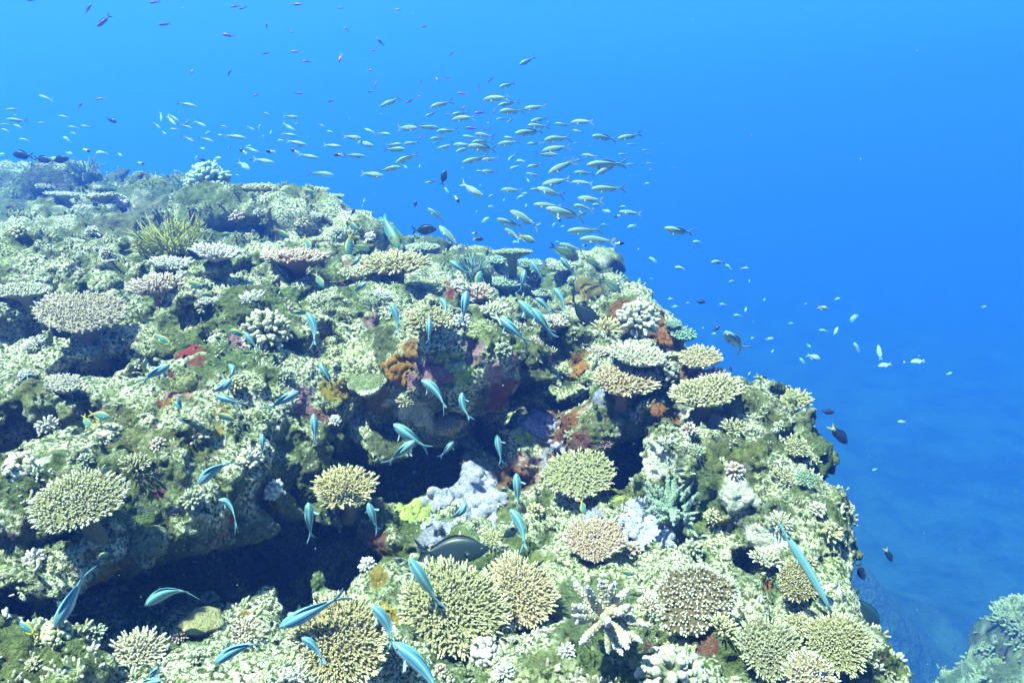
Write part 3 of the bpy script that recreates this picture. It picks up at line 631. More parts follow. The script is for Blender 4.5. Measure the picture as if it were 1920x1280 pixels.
# ------------------------------------------------------------------ the corals of the photograph
TAN=(.42,.34,.19); OLV=(.28,.27,.12); GOLD=(.40,.31,.10); PNK=(.46,.34,.26); BRN=(.22,.16,.085); CRM=(.55,.53,.34); GRY=(.40,.40,.34); TEAL=(.22,.34,.26)
TIP=(.86,.84,.72); TIPY=(.80,.74,.50); TIPP=(.86,.74,.66)
LAND = []        # (px, py, short name) used to say what a thing is next to
TC = [ # label, short name, px, py, w, h, roll, base, tip, lift, finger length, extra
 ('pale cream table coral with white tips above the pinkish brown one','pale cream table coral',1195,662,112,50,4,CRM,TIP,.10,1.25,{}),
 ('pinkish brown table coral on the boulder below the pale cream table coral','pinkish brown table coral',1172,709,134,62,4,(.42,.27,.15),TIPY,.10,1.15,{}),
 ('small tan table coral jutting out over open water on the reef edge','tan table coral on the edge',1312,667,82,50,-14,(.46,.37,.22),TIPY,.10,.9,{}),
 ('wide olive table coral tilted right, below the tan one on the reef edge','wide olive table coral',1324,730,142,58,-12,(.30,.28,.13),TIPY,.09,1.0,{}),
 ('round olive green table coral facing the viewer under the right hand overhang','round olive green table coral',1086,884,142,106,-4,(.36,.36,.17),TIPY,.09,.85,dict(dens=1.5)),
 ('pinkish tan plate coral shaped like a fan beside pale lilac soft coral','pinkish tan fan shaped coral',1116,1006,128,74,-2,(.50,.34,.22),TIPP,.07,.85,dict(dens=1.5)),
 ('oval dark brown table coral with bright white finger tips','white tipped brown table coral',1300,1117,190,112,-14,(.20,.15,.075),TIP,.10,.7,dict(dens=.9)),
 ('big pinkish tan bushy coral overlapping the olive one at bottom centre','big pinkish tan bushy coral',972,1108,166,156,0,(.58,.45,.28),TIPY,.10,1.3,dict(dens=1.1)),
 ('largest olive yellow bushy coral at bottom centre, left of the pinkish tan one','largest olive yellow coral',850,1132,232,190,10,(.42,.40,.19),TIPY,.08,1.25,dict(dens=1.5)),
 ('yellowish tan bushy coral at the bottom below the long striped fish','yellowish tan bushy coral',640,1195,206,176,10,(.48,.40,.19),TIPY,.08,1.3,dict(dens=1.4)),
 ('golden tan coral cluster on the ledge between the two dark hollows','golden tan coral cluster',646,910,118,78,4,(.50,.40,.17),(.85,.78,.5),.06,1.5,dict(dens=1.0)),
 ('olive table coral with white tips at the far left above the low cave','left olive table coral',146,932,192,124,6,(.33,.31,.14),(.82,.80,.6),.09,.9,dict(dens=1.2)),
 ('large pinkish grey plate coral at the upper left','large pinkish grey plate coral',152,577,192,98,14,(.50,.42,.30),(.80,.72,.6),.10,.7,dict(dens=1.9)),
 ('pinkish tan finger coral right of the large pinkish grey plate coral','pinkish tan finger coral',290,532,96,50,-4,PNK,TIPP,.06,1.5,dict(dens=.7)),
 ('flat pinkish orange coral on the reef top left of the golden one','flat pinkish orange coral',556,478,130,36,2,(.52,.33,.20),TIPP,.07,1.2,dict(dens=.8)),
 ('golden bushy table coral standing on a thick stalk on the reef top','golden stalked coral',740,490,130,62,0,(.42,.34,.14),TIPY,.20,1.5,dict(dens=.8, d=3.35)),
 ('olive bushy coral in the shade above the round boulder','olive coral above the boulder',801,595,92,58,0,(.34,.31,.15),TIPY,.06,1.3,{}),
 ('small teal table coral sticking out behind the orange spine','small teal table coral',1281,624,52,32,0,(.18,.32,.24),(.4,.6,.5),.08,.9,{}),
 ('olive brown plate coral on the right edge beneath the trumpet fish','olive brown plate coral',1498,1088,88,92,0,(.30,.24,.10),TIPY,.07,.8,dict(dens=1.6)),
 ('pale olive bushy coral in the bottom right corner of the reef','pale olive corner coral',1572,1205,128,118,-10,(.36,.33,.15),TIPY,.07,1.2,dict(dens=1.3, d=1.62)),
 ('grey olive bushy coral left of the pale olive corner coral','grey olive bushy coral',1446,1212,140,100,0,(.30,.28,.16),(.66,.66,.45),.05,1.2,dict(dens=1.3)),
 ('tan bushy coral cut by the bottom edge under the pale olive one','tan coral at the bottom right',1520,1262,100,66,0,(.42,.33,.18),TIP,.06,1.2,{}),
 ('small olive fan coral on the right edge above the teal one','small olive fan coral',1494,836,50,44,0,(.34,.34,.17),TIPY,.05,1.1,{}),
 ('small teal green plate coral low on the right edge','small teal green plate coral',1512,897,38,38,0,(.22,.34,.22),(.5,.62,.45),.05,.9,{}),
 ('yellow green coral at the top right corner of the right hand reef','yellow green corner coral',1492,748,56,44,-16,(.40,.40,.16),TIPY,.06,1.2,{}),
 ('light green table coral seen edge on against the blue water','edge on green table coral',961,470,80,13,0,(.34,.42,.20),(.6,.66,.4),.16,.7,dict(dens=1.5, d=5.0)),
 ('blue green plate coral on the far saddle, under the edge on table','far upper plate coral',990,492,58,22,0,TEAL,(.5,.6,.5),.09,.9,{}),
 ('pale teal plate coral left of the far upper plate coral','far left plate coral',932,486,56,22,0,TEAL,(.55,.62,.5),.09,.9,{}),
 ('broad pale teal plate coral in the middle of the far saddle','broad teal plate coral',951,526,80,28,0,(.30,.40,.30),(.6,.66,.55),.09,.9,{}),
 ('round pale plate coral on the far outcrop near the reef edge','round far plate coral',1052,497,54,26,0,(.42,.46,.32),(.74,.74,.6),.08,1.0,{}),
 ('tan plate coral on the mid reef left of the dark surgeonfish','tan plate coral on the mid reef',1034,600,78,28,-4,(.42,.32,.22),TIP,.07,.9,{}),
 ('flat yellowish coral on the skyline of the reef outcrop','flat skyline coral',486,350,76,22,0,(.44,.42,.20),TIPY,.08,1.1,dict(d=5.1)),
 ('small green table coral at the top of the outcrop','small green outcrop coral',590,356,52,20,0,(.30,.33,.16),TIPY,.08,1.0,dict(d=5.0)),
 ('small table coral at the right tip of the outcrop','small coral at the outcrop tip',624,368,40,16,0,(.34,.36,.18),TIPY,.07,1.0,dict(d=4.95)),
 ('pale teal plate coral beside the stalked golden coral, on the slope behind','plate coral behind the stalked coral',790,462,70,24,0,(.36,.42,.30),(.66,.7,.55),.08,1.0,{}),
 ('pinkish finger coral on the reef top below the blue grey staghorn','pinkish coral below the staghorn',894,548,58,34,0,(.50,.32,.26),TIPP,.05,1.5,dict(dens=.7)),
 ('cream bushy coral right of the pinkish coral below the staghorn','cream bushy coral',926,578,50,30,0,CRM,TIP,.05,1.4,dict(dens=.7)),
 ('bushy pale coral beneath the golden stalked coral, to its left','bushy coral beneath the stalked one',664,510,60,28,0,(.42,.42,.27),TIPY,.05,1.3,{}),
 ('white branching coral ridge on the reef top behind the pinkish grey plate','white branching ridge coral',405,470,88,34,8,(.70,.64,.54),(.9,.88,.84),.05,1.5,dict(dens=.7)),
 ('whitish spread of finger coral between the ridge coral and the left edge','whitish finger coral',322,492,74,30,8,(.66,.62,.50),(.9,.88,.82),.05,1.4,dict(dens=.7)),
 ('pale flat plate coral at the far left among the upper reef growth','pale flat plate coral',118,362,64,16,4,(.62,.60,.48),TIP,.10,.6,dict(dens=1.4)),
 ('flat tan plate coral right of the pale flat one in the upper left','flat tan plate coral',190,366,60,18,-6,(.46,.42,.28),TIPY,.10,.7,{}),
 ('small pinkish coral peeping out behind the wide olive table coral','small pinkish coral',1338,703,56,22,-8,(.48,.34,.28),TIPP,.05,1.3,{}),
 ('small golden finger coral left of the cream cauliflower coral','small golden finger coral',1139,612,44,28,0,(.46,.38,.16),TIPY,.05,1.8,dict(dens=.45)),
 ('pale bushy coral beside the yellowish tan one at the bottom','pale bushy coral',738,1225,72,86,0,(.48,.45,.28),TIP,.05,1.4,{}),
 ('olive tan coral squeezed between the two bottom right bushy corals','olive tan squeezed coral',1500,1172,58,40,0,(.36,.32,.16),TIPY,.04,1.3,{}),
 ('cream finger coral at the bottom edge left of the brown striped shade','cream finger coral at the bottom edge',262,1215,100,60,10,(.56,.48,.34),TIP,.05,1.3,dict(dens=.8)),
 ('small pale green plate coral on the far slope behind the teal table','small pale green far plate',1262,606,34,16,0,(.20,.30,.24),(.4,.55,.45),.05,.9,{}),
 ('small pale plate coral right of the broad teal plate','small pale far plate',1015,548,40,16,0,(.36,.42,.30),(.66,.7,.55),.06,.9,{}),
 ('white fringed plate coral on the left slope below the grey plate','white fringed plate coral',118,716,78,36,10,(.52,.48,.36),TIP,.05,.9,{}),
 ('shelf coral with pale rim at the left edge, upper reef','pale rimmed shelf coral',40,540,96,40,6,(.46,.46,.30),TIP,.06,.8,dict(dens=1.4)),
]
for i, (lab, short, px, py, w_, h_, roll, base, tip, lift, fl, ex) in enumerate(TC):
    if not (ex.get('d') or hit(px, py)): ex = dict(ex, d=depth_at(px, py, 40, 3.0))
    table_coral(lab, px, py, w_, h_, roll, base, tip, 100+i, lift=lift, fl=fl, **ex)
    LAND.append((px, py, short))
log('table corals')
staghorn('yellow green staghorn thicket on the upper left reef', 312, 445, 140, 74, (.46,.47,.12), (.76,.75,.38), 1, nb=120, thick=.012, face=.65, nubs=False, sub=3, root_r=.6); LAND.append((312, 445, 'yellow green staghorn'))
staghorn('pale teal staghorn coral with thick bristly arms on the right slope', 1262, 945, 124, 132, (.30,.42,.31), (.70,.80,.70), 2, nb=30, thick=.032, face=.75, sub=2, lift=.07, lean=(-.35, .35), root_r=.5); LAND.append((1262, 945, 'teal staghorn'))
staghorn('star shaped staghorn coral with thick white tipped arms at bottom centre right', 1133, 1150, 176, 160, (.50,.45,.29), (.92,.90,.82), 3, nb=20, thick=.052, face=.85, sub=1, lift=.11, spread=.75, nubl=.30, root_r=.12); LAND.append((1133, 1153, 'star shaped staghorn'))
staghorn('blue grey staghorn coral on the far saddle right of the stalked coral', 882, 498, 84, 56, (.24,.36,.34), (.45,.6,.55), 4, nb=50, thick=.016, face=.4, nubs=False); LAND.append((882, 498, 'blue grey staghorn'))
staghorn('small pale staghorn on the skyline left of the cabbage coral', 340, 340, 50, 30, (.28,.38,.30), (.5,.6,.5), 5, nb=40, thick=.018, face=.35, nubs=False)
staghorn('teal staghorn thicket on the far left skyline', 160, 312, 70, 34, (.22,.32,.26), (.42,.54,.45), 6, nb=50, thick=.015, face=.35, nubs=False)
staghorn('small pinkish branching tuft hanging under the overhang boulder', 1136, 834, 30, 22, (.34,.22,.20), (.62,.5,.5), 7, nb=14, thick=.04, face=.9, nubs=False, sub=1)
knob_coral('cream cauliflower coral with fat rounded knobs on the orange spine', 1196, 598, 82, 78, (.46,.46,.32), (.84,.84,.68), 11, nk=110, face=.45, d=2.98, fat=.95); LAND.append((1196, 598, 'cream cauliflower coral'))
knob_coral('olive cream cauliflower coral on the left of the round boulder', 497, 620, 92, 84, (.34,.33,.18), (.76,.74,.56), 12, nk=100, face=.6, fat=.9); LAND.append((497, 620, 'olive cream cauliflower coral'))
knob_coral('teal ridged cabbage coral mound on the skyline', 390, 340, 84, 80, (.28,.42,.34), (.62,.74,.60), 13, nk=90, face=.35, d=5.9, fat=.9); LAND.append((392, 345, 'teal mound on the skyline'))
knob_coral('pale knobbly coral at the bottom edge left of the maroon hollow', 1262, 1272, 130, 50, (.36,.38,.22), (.70,.70,.56), 14, nk=110, face=.7); LAND.append((1262, 1272, 'pale knobbly coral at the bottom'))
knob_coral('grey green knobbly coral tucked below the pale cream table coral', 1250, 700, 50, 60, (.30,.32,.20), (.48,.48,.36), 15, nk=40, face=.6)
knob_coral('white knobbly coral bottom centre under the pinkish tan coral', 908, 1222, 60, 50, (.45,.42,.38), (.9,.9,.86), 16, nk=34, face=.7)
knob_coral('sulphur yellow knobbly coral at the front lip of the low cave', 106, 1186, 56, 44, (.50,.50,.20), (.85,.84,.5), 17, nk=46, face=.7); LAND.append((106, 1186, 'sulphur yellow knob coral'))
knob_coral('pale yellow lumpy coral at the left edge above the olive table coral', 36, 874, 60, 56, (.60,.58,.28), (.88,.86,.6), 18, nk=40, face=.7)

# ---- honeycomb corals: low domes
def dome(name, label, px, py, wpx, hpx, col, rim, seed, face, mat, hgt=.35, flat=False, roll=0, d=None, parts=False):
    rnd = np.random.default_rng(seed); d = d or depth_at(px, py, wpx*.3, 3)-.005
    R = wpx/2/F*d; n = facing(face, roll); c = at(px, py, d)-n*R*hgt*.5
    rings = [(R*math.sin(t)+1e-4, R*hgt*math.cos(t)) for t in np.linspace(.03, 1.75, 16)]+[(R*.7, -R*.5)]
    V, Q, Cc = lathe(rings, 48, col, wobble(seed, .10)); v = V.astype(np.float32)
    V = V*(1+.10*noise(v, R*.5, seed)[:, None]+.03*noise(v, R*.15, 2)[:, None])
    rr = np.hypot(V[:, 0], V[:, 1])/R; m = sstep(rr, .86, .97)[:, None]*(V[:, 2:3] > -.1*R)
    Cc = np.array(col)*(1-m)+np.array(rim)*m
    if not parts:
        o = mk(name, (V, Q, Cc), mat); o.matrix_world = Matrix.Translation(c)@basis(n).to_4x4(); return tag(o, label, 'coral')
dome('honeycomb_coral', 'green honeycomb plate coral with a thin white rim left of the orange sponge', 686, 710, 78, 50, (.17,.20,.09), (.6,.66,.5), 21, .6, M_CELL, .22)
dome('honeycomb_coral', 'small brown honeycomb coral on the speckled boulder below the round boulder', 838, 790, 54, 44, (.30,.25,.12), (.42,.38,.22), 22, .75, M_CELL, .5)
dome('lobed_coral', 'tan domed coral nestled in the hollow under the red sponge', 345, 712, 56, 46, (.34,.33,.15), (.46,.46,.26), 23, .7, M_REEF, .6)
dome('leather_coral', 'smooth tan leaf shaped coral on the front lip of the low cave', 380, 1158, 70, 30, (.36,.33,.17), (.5,.46,.26), 24, .38, M_ENC, .3, roll=10)
dome('boulder_coral', 'pale rounded boulder coral on the reef top beside the pinkish finger coral', 195, 520, 60, 42, (.62,.62,.42), (.62,.62,.42), 25, .5, M_REEF, .7)
dome('boulder_coral', 'dark green dome coral with pitted top on the white coral ridge', 408, 492, 56, 44, (.24,.25,.11), (.6,.6,.45), 26, .5, M_REEF, .7)
dome('boulder_coral', 'dark speckled ball coral hanging in the mouth of the low cave', 272, 1018, 76, 62, (.22,.24,.14), (.4,.4,.3), 27, .8, M_REEF, .8, d=1.68)
dome('boulder_coral', 'dull olive mound coral standing in the dark hollow by the golden cluster', 688, 890, 46, 56, (.14,.17,.09), (.2,.22,.12), 28, .8, M_REEF, .9)

# ---- encrusting sheets: they follow the rock they grow on
NB_V, NB_Q = Va2, Qa2; NB_N = vnormals(NB_V, NB_Q)
def encrust(name, label, cat, px, py, wpx, hpx, col, seed, th=.007, rough=.3, depth=.5, mat=None, fuzz=0):
    h = hit(px, py)
    if not h or h[2] > 3.1: print('no encrust', px, py); return
    d = h[2]; V32 = NB_V
    dd = V32@np.array(CF); X = V32[:, 0]/dd*F+960; Y = -(V32@np.array(CU))/dd*F+640
    near = (np.abs(X-px) < wpx) & (np.abs(Y-py) < hpx*1.4) & (np.abs(dd-d) < .35)
    q = V32.astype(np.float32)
    e = np.full(len(V32), 9.); i = np.nonzero(near)[0]
    W = wpx/2/F*d; Hh = hpx/2/F*d; c = np.array(h[0]); L = V32[i]-c
    e[i] = np.sqrt((L[:, 0]/W)**2+((L@np.array(CU))/Hh)**2+((L@np.array(CF))/(max(W, Hh)*1.6))**2)+noise(q[i], W*.6, seed)*.55+noise(q[i], W*.2, seed+2)*rough
    ok = e < 1.0
    fq = NB_Q[ok[NB_Q].all(1)]
    if len(fq) < 12: print('small encrust', px, py); return
    lb_ = np.arange(len(V32)); cur = fq            # keep the one connected sheet
    while True:
        m_ = lb_[cur].min(1); old = lb_[cur].copy()
        for c_ in range(4): np.minimum.at(lb_, cur[:, c_], m_)
        if (lb_[cur] == old).all(): break
    fl_ = lb_[fq[:, 0]]; best_ = np.bincount(fl_).argmax(); fq = fq[fl_ == best_]
    if len(fq) < 12: print('small encrust', px, py); return
    used = np.unique(fq); mp = np.full(len(V32), -1); mp[used] = np.arange(len(used)); fq = mp[fq]
    V = V32[used]; n = NB_N[used]; ee = e[used]
    k = sstep(-ee, -1.0, -.86); vv = V.astype(np.float32)
    bumpy = 1+.5*noise(vv, .016, seed)+(fuzz*np.abs(noise(vv, .007, 3)) if fuzz else 0)
    V = V+n*(th*(k*bumpy+.10)-.001)[:, None]
    cc = np.array(col)*(1+.22*noise(vv, .03, seed)+.15*noise(vv, .009, 1))[:, None]
    cc = cc*(1-(1-k)[:, None]*.0)+np.array([.25, .25, .22])*((ee > .93)[:, None]*.6)
    o = mk(name, (V, fq, np.clip(cc, .01, .92)), mat or M_ENC)
    me = o.data; cen = V.mean(0); me.transform(Matrix.Translation(-Vector(cen))); o.location = cen
    sol_ = None
    return tag(o, label, cat)
ENC = [('encrusting_coral','lilac grey crust spread over the rock above the dark surgeonfish','encrusting coral',862,930,150,170,(.46,.45,.58),31),
 ('encrusting_coral','lime green crust on the left side of the lilac grey crust','encrusting coral',782,958,76,84,(.50,.62,.16),32),
 ('encrusting_coral','violet ruffled crust in the shaded hollow under the big overhang','encrusting coral',1000,795,66,50,(.38,.36,.60),33),
 ('encrusting_coral','pale blue lilac crust below the violet ruffled one in the hollow','encrusting coral',932,836,52,48,(.45,.52,.66),34),
 ('sponge','rusty orange sponge covering the rock spine beside the cauliflower coral','sponge',1252,650,60,100,(.33,.13,.03),35),
 ('sponge','rusty sponge on the left of the cream cauliflower coral','sponge',1160,590,70,34,(.30,.12,.03),36),
 ('sponge','mustard orange sponge on the left side of the round boulder','sponge',746,696,56,56,(.38,.19,.03),37),
 ('sponge','blood red sponge on the left outcrop above a dark hollow','sponge',352,664,44,34,(.26,.035,.025),38),
 ('sponge','rusty red sponge just below the pinkish brown table coral','sponge',1230,768,36,30,(.26,.10,.03),39),
 ('soft_coral','fluffy pale lilac soft coral left of the teal staghorn','soft coral',1212,990,86,84,(.60,.64,.80),40),
 ('encrusting_coral','mauve and pink crust on the front of the round boulder','encrusting coral',818,700,70,44,(.32,.17,.20),41),
 ('encrusting_coral','pale lime crust in the middle of the round boulder','encrusting coral',850,682,50,32,(.55,.62,.26),42),
 ('sponge','orange sponge under the lip right of the central hollow','sponge',1088,688,34,40,(.34,.14,.03),43),
 ('sponge','dark red sponge wall deep in the central hollow','sponge',1058,806,64,60,(.18,.07,.04),44),
 ('encrusting_coral','small lilac crust behind the round olive green table coral','encrusting coral',1056,838,60,26,(.44,.42,.56),45),
 ('sponge','mustard yellow sponge right of the yellowish tan bushy coral','sponge',722,1150,34,34,(.42,.28,.02),46),
 ('encrusting_coral','rosy crust with pale warts on the rock under the pinkish tan finger coral','encrusting coral',460,640,30,30,(.36,.22,.26),47)]
for e in ENC:
    encrust(*e[:9], fuzz=.9 if e[0] == 'soft_coral' else 0, th=.013 if e[0] == 'soft_coral' else .008)
    LAND.append((e[3], e[4], {'encrusting_coral': 'crust', 'sponge': 'sponge', 'soft_coral': 'soft coral'}[e[0]])) if False else None
LAND += [(842, 672, 'round boulder'), (862, 930, 'lilac grey crust'), (1252, 650, 'orange sponge spine'), (352, 664, 'blood red sponge'), (400, 1060, 'low left cave'), (740, 880, 'central hollow'),
         (1185, 850, 'right hand hollow'), (680, 430, 'outcrop skyline'), (1530, 1000, 'lower right knoll')]
log('encrusting')

# ---- smaller corals, each its own thing, described by what grows next to it
DIRN = [('right of', 0), ('below', 90), ('left of', 180), ('above', 270)]
def where(px, py, maxn=1):
    best = sorted(LAND, key=lambda l: math.hypot(l[0]-px, l[1]-py))
    outl = []
    for l in best[:6]:
        a = math.degrees(math.atan2(py-l[1], px-l[0])) % 360
        dn_ = min(DIRN, key=lambda q: min(abs(a-q[1]), 360-abs(a-q[1])))[0]
        dd_ = math.hypot(l[0]-px, l[1]-py)
        outl.append(('on' if dd_ < 14 else 'just '+dn_ if dd_ < 70 else 'further '+dn_ if dd_ < 190 else 'far '+dn_)+' the '+l[2])
    return outl
SIDE = []
def unique(desc, px, py):
    for wv in where(px, py):
        l = desc+' '+wv
        if l not in LABELS and len(l.split()) <= 16: return l
    o = where(px, py)
    for a in o:
        for b_ in o:
            l = desc+' '+a+', '+b_.replace('just ', '').replace('further ', '').replace('far ', '')
            if a != b_ and l not in LABELS and len(l.split()) <= 16: return l
    for wd in ('slightly smaller', 'slightly larger', 'plumper', 'slimmer'):
        l = wd+' '+desc+' '+o[0]
        if l not in LABELS and len(l.split()) <= 16: return l
    return desc
SMALL = [(60,640),(205,655),(150,690),(250,620),(40,700),(400,560),(360,600),(470,560),(530,520),(600,560),(650,580),(560,600),(700,560),(620,650),(540,700),(440,720),(380,790),(300,830),(230,790),(160,860),(90,800),
 (20,960),(60,1040),(300,900),(360,930),(470,860),(540,850),(520,920),(430,830),(250,870),(620,790),(700,800),(760,750),(880,750),(940,650),(1000,640),(1060,650),(1120,655),(960,590),(870,600),(1080,570),(1140,560),(1110,590),
 (1420,780),(1380,800),(1460,800),(1350,830),(1300,850),(1420,850),(1370,880),(1460,890),(1330,900),(1240,830),(1400,960),(1340,970),(1430,1040),(1380,1040),(1300,1030),(1240,1050),(1360,1180),(1220,1130),(1280,1200),(1060,1220),
 (1010,1250),(950,1265),(820,1255),(520,1130),(470,1180),(420,1200),(360,1240),(180,1190),(200,1250),(60,1240),(460,1250),(560,1265),(340,1190),(1000,1000),(920,1010),(1040,960),(1180,1030),(1000,960),(740,1120),(690,1060),(620,1090),
 (1540,960),(1560,1000),(1500,1000),(1520,1050),(1560,1050),(1470,970),(1200,780),(1140,790),(1290,800),(1120,770),(260,455),(180,430),(100,450),(40,430),(60,390),(150,390),(230,380),(270,350),(80,350),(20,360),(200,470),(480,400),(540,380),
 (600,400),(660,410),(690,450),(440,400),(520,430),(570,420),(450,450),(640,440),(860,540),(810,530),(1000,520),(1110,500),(1150,530),(1080,520),(760,540),(720,550)]
rs = random.Random(5)
for i, (px, py) in enumerate(SMALL):
    px += rs.uniform(-8, 8); py += rs.uniform(-6, 6); h = hit(px, py)
    if not h or i % 5 in (1, 3): continue
    w_ = rs.uniform(26, 44)*(1.15 if h[2] < 2.2 else .9 if h[2] < 4 else .75)
    t = rs.choice([('pale cream', CRM, TIP), ('whitish', (.66,.64,.54), (.9,.88,.82)), ('olive', OLV, TIPY), ('yellowish', (.50,.46,.22), (.82,.78,.52)), ('greyish green', (.30,.34,.22), (.62,.66,.5)), ('pinkish', PNK, TIPP), ('bleached white', (.76,.75,.68), (.92,.92,.88))])
    k = rs.random()
    if k < .55:
        lab = unique(t[0]+' knobbly coral', px, py)
        knob_coral(lab, px, py, w_, w_*.8, t[1], t[2], 300+i, nk=rs.randint(34, 60), fat=rs.uniform(.62, .9), face=rs.uniform(.4, .75), single=True, group='small knobbly corals on the reef', name='knob_coral')
    else:
        lab = unique(t[0]+' tufted coral', px, py)
        o = table_coral(lab, px, py, w_*1.15, w_*rs.uniform(.5, .8), rs.uniform(-15, 15), t[1], t[2], 300+i, lift=.015, fl=rs.uniform(1.1, 1.6), plate=False, dens=.8, name='tufted_coral', group='small tufted corals on the reef')
log('small corals')

# ---- rubble and nubs nobody could count
def rubble():
    rnd = np.random.default_rng(77); out_ = []
    for V, Q, cnt, sz in ((Va2, Qa2, 2000, .0065), (Vb, Qb, 400, .010), (Vk, Qk, 500, .022), (Vm, Qm, 1500, .013), (Vf, Qf, 900, .019)):
        n = vnormals(V, Q); dd = V@np.array(CF); vis = in_view(V, .15)
        v32 = V.astype(np.float32)
        w_ = vis*(n[:, 2] > -.05)*(sstep(noise(v32, .16, 21.0)+.5*noise(v32, .06, 11.0), -.15, .5)+.03)/np.maximum(dd, .8)**1.2
        X_ = V[:, 0]/np.maximum(dd, .1)*F+960; Y_ = -(V@np.array(CU))/np.maximum(dd, .1)*F+640
        for ex_, ey_, er_ in ((1133, 1150, 105), (1000, 1050, 60), (842, 676, 80), (955, 930, 50), (1150, 1050, 50)): w_ = w_*(np.hypot(X_-ex_, Y_-ey_) > er_)
        w_ = w_/w_.sum(); idx = rnd.choice(len(V), cnt, p=w_)
        m = rnd.integers(4, 9, cnt); rep = np.repeat(np.arange(cnt), m)
        s = sz*rnd.uniform(.6, 1.5, cnt)[rep]
        nn = n[idx][rep]+np.array([0, 0, .5]); tdir = rnd.normal(size=(len(rep), 3))
        B = V[idx][rep]+(tdir-nn*(tdir*nn).sum(1)[:, None]/ (nn*nn).sum(1)[:, None])*s[:, None]*.9-nn*s[:, None]*.3
        D = nn+tdir*.5
        kind = rnd.integers(0, 6, cnt)
        bc = np.array([(.62,.60,.44),(.44,.46,.26),(.70,.68,.60),(.34,.34,.14),(.52,.44,.36),(.56,.58,.36)])[kind][rep]
        v, q, _ = fingers(B, D, s*rnd.uniform(1.1, 2.2, len(rep)), s*.42, (1, 1, 1), (1, 1, 1), rnd, prof=((0, 1), (.55, .95), (.88, .7), (1, .25)), sides=6)
        tt = np.tile(np.repeat(np.array([0, .4, .9, 1.]), 6), len(rep))[:, None]
        c = np.repeat(bc*rnd.uniform(.6, 1.15, (len(rep), 1))*(1 if sz < .012 else np.array([.62, .72, .5])), 24, 0); c = c*(1-tt*.4)+np.array([.86, .85, .70])*tt*(.4 if sz < .012 else .2)
        out_.append((v, q, np.clip(c, .02, .9)))
    return join(out_)
tag(mk('coral_rubble', rubble(), M_CORAL), kind='stuff', label='crumbs and stubs of pale coral scattered all over the rock', cat='coral rubble')
log('rubble')
# ------------------------------------------------------------------ fish
# profile: (x from snout 1 to tail root 0, half height above, half height below, half width) in body lengths
PROF = {
 'slim':  [(1.0,.004,.004,.004),(.975,.022,.020,.016),(.93,.045,.042,.030),(.86,.068,.068,.045),(.76,.088,.092,.056),(.64,.097,.105,.060),(.50,.092,.098,.056),(.36,.075,.076,.044),(.22,.050,.048,.028),(.11,.032,.030,.016),(.0,.028,.026,.009)],
 'damsel':[(1.0,.005,.005,.005),(.97,.045,.04,.022),(.92,.09,.085,.042),(.84,.15,.14,.062),(.73,.20,.19,.074),(.60,.225,.215,.076),(.46,.21,.205,.066),(.32,.165,.155,.048),(.18,.10,.095,.028),(.08,.062,.06,.015),(.0,.058,.056,.009)],
 'surgeon':[(1.0,.005,.005,.004),(.97,.04,.045,.02),(.91,.10,.09,.035),(.82,.16,.14,.05),(.70,.20,.18,.056),(.56,.215,.20,.056),(.42,.205,.19,.05),(.28,.16,.15,.036),(.15,.085,.08,.02),(.06,.035,.034,.012),(.0,.032,.03,.009)],
 'parrot':[(1.0,.02,.02,.012),(.98,.055,.05,.03),(.92,.095,.09,.055),(.83,.13,.125,.07),(.72,.15,.15,.078),(.60,.155,.155,.076),(.46,.145,.145,.066),(.32,.118,.118,.05),(.18,.085,.085,.032),(.08,.068,.066,.02),(.0,.066,.064,.012)],
 'trumpet':[(1.0,.010,.010,.008),(.985,.016,.013,.008),(.93,.012,.011,.008),(.86,.014,.014,.010),(.80,.024,.022,.018),(.74,.034,.030,.026),(.60,.038,.034,.030),(.44,.038,.034,.029),(.28,.032,.028,.024),(.16,.024,.022,.015),(.08,.014,.014,.008),(.0,.010,.010,.005)]}
TAIL = { # outline of one half of the tail: points (x behind root, z) from root top to the fork
 'slim': ([(0,.028),(-.07,.055),(-.17,.115),(-.25,.165),(-.235,.125),(-.17,.065),(-.12,.022),(-.105,0)], .19),
 'damsel': ([(0,.058),(-.08,.10),(-.18,.16),(-.28,.20),(-.24,.14),(-.19,.08),(-.15,.03),(-.14,0)], .2),
 'surgeon': ([(0,.032),(-.06,.07),(-.14,.16),(-.24,.24),(-.20,.15),(-.155,.08),(-.13,.03),(-.125,0)], .2),
 'parrot': ([(0,.066),(-.06,.09),(-.14,.12),(-.19,.13),(-.195,.09),(-.185,.05),(-.18,.02),(-.18,0)], .2),
 'trumpet': ([(0,.010),(-.02,.022),(-.05,.04),(-.065,.036),(-.068,.02),(-.07,.01),(-.072,.004),(-.08,0)], .1)}
FINS = { # dorsal, anal strips: (x0, x1, height, sweep)
 'slim': ((.72,.16,.045,.05), (.42,.15,.035,.04)), 'damsel': ((.76,.10,.085,.06), (.46,.10,.09,.07)), 'surgeon': ((.82,.06,.06,.03), (.62,.06,.055,.03)),
 'parrot': ((.76,.10,.045,.02), (.46,.12,.04,.03)), 'trumpet': ((.20,.10,.055,.02), (.20,.10,.05,.02))}
def lerp3(a, b, t): return np.array(a)*(1-t)+np.array(b)*t
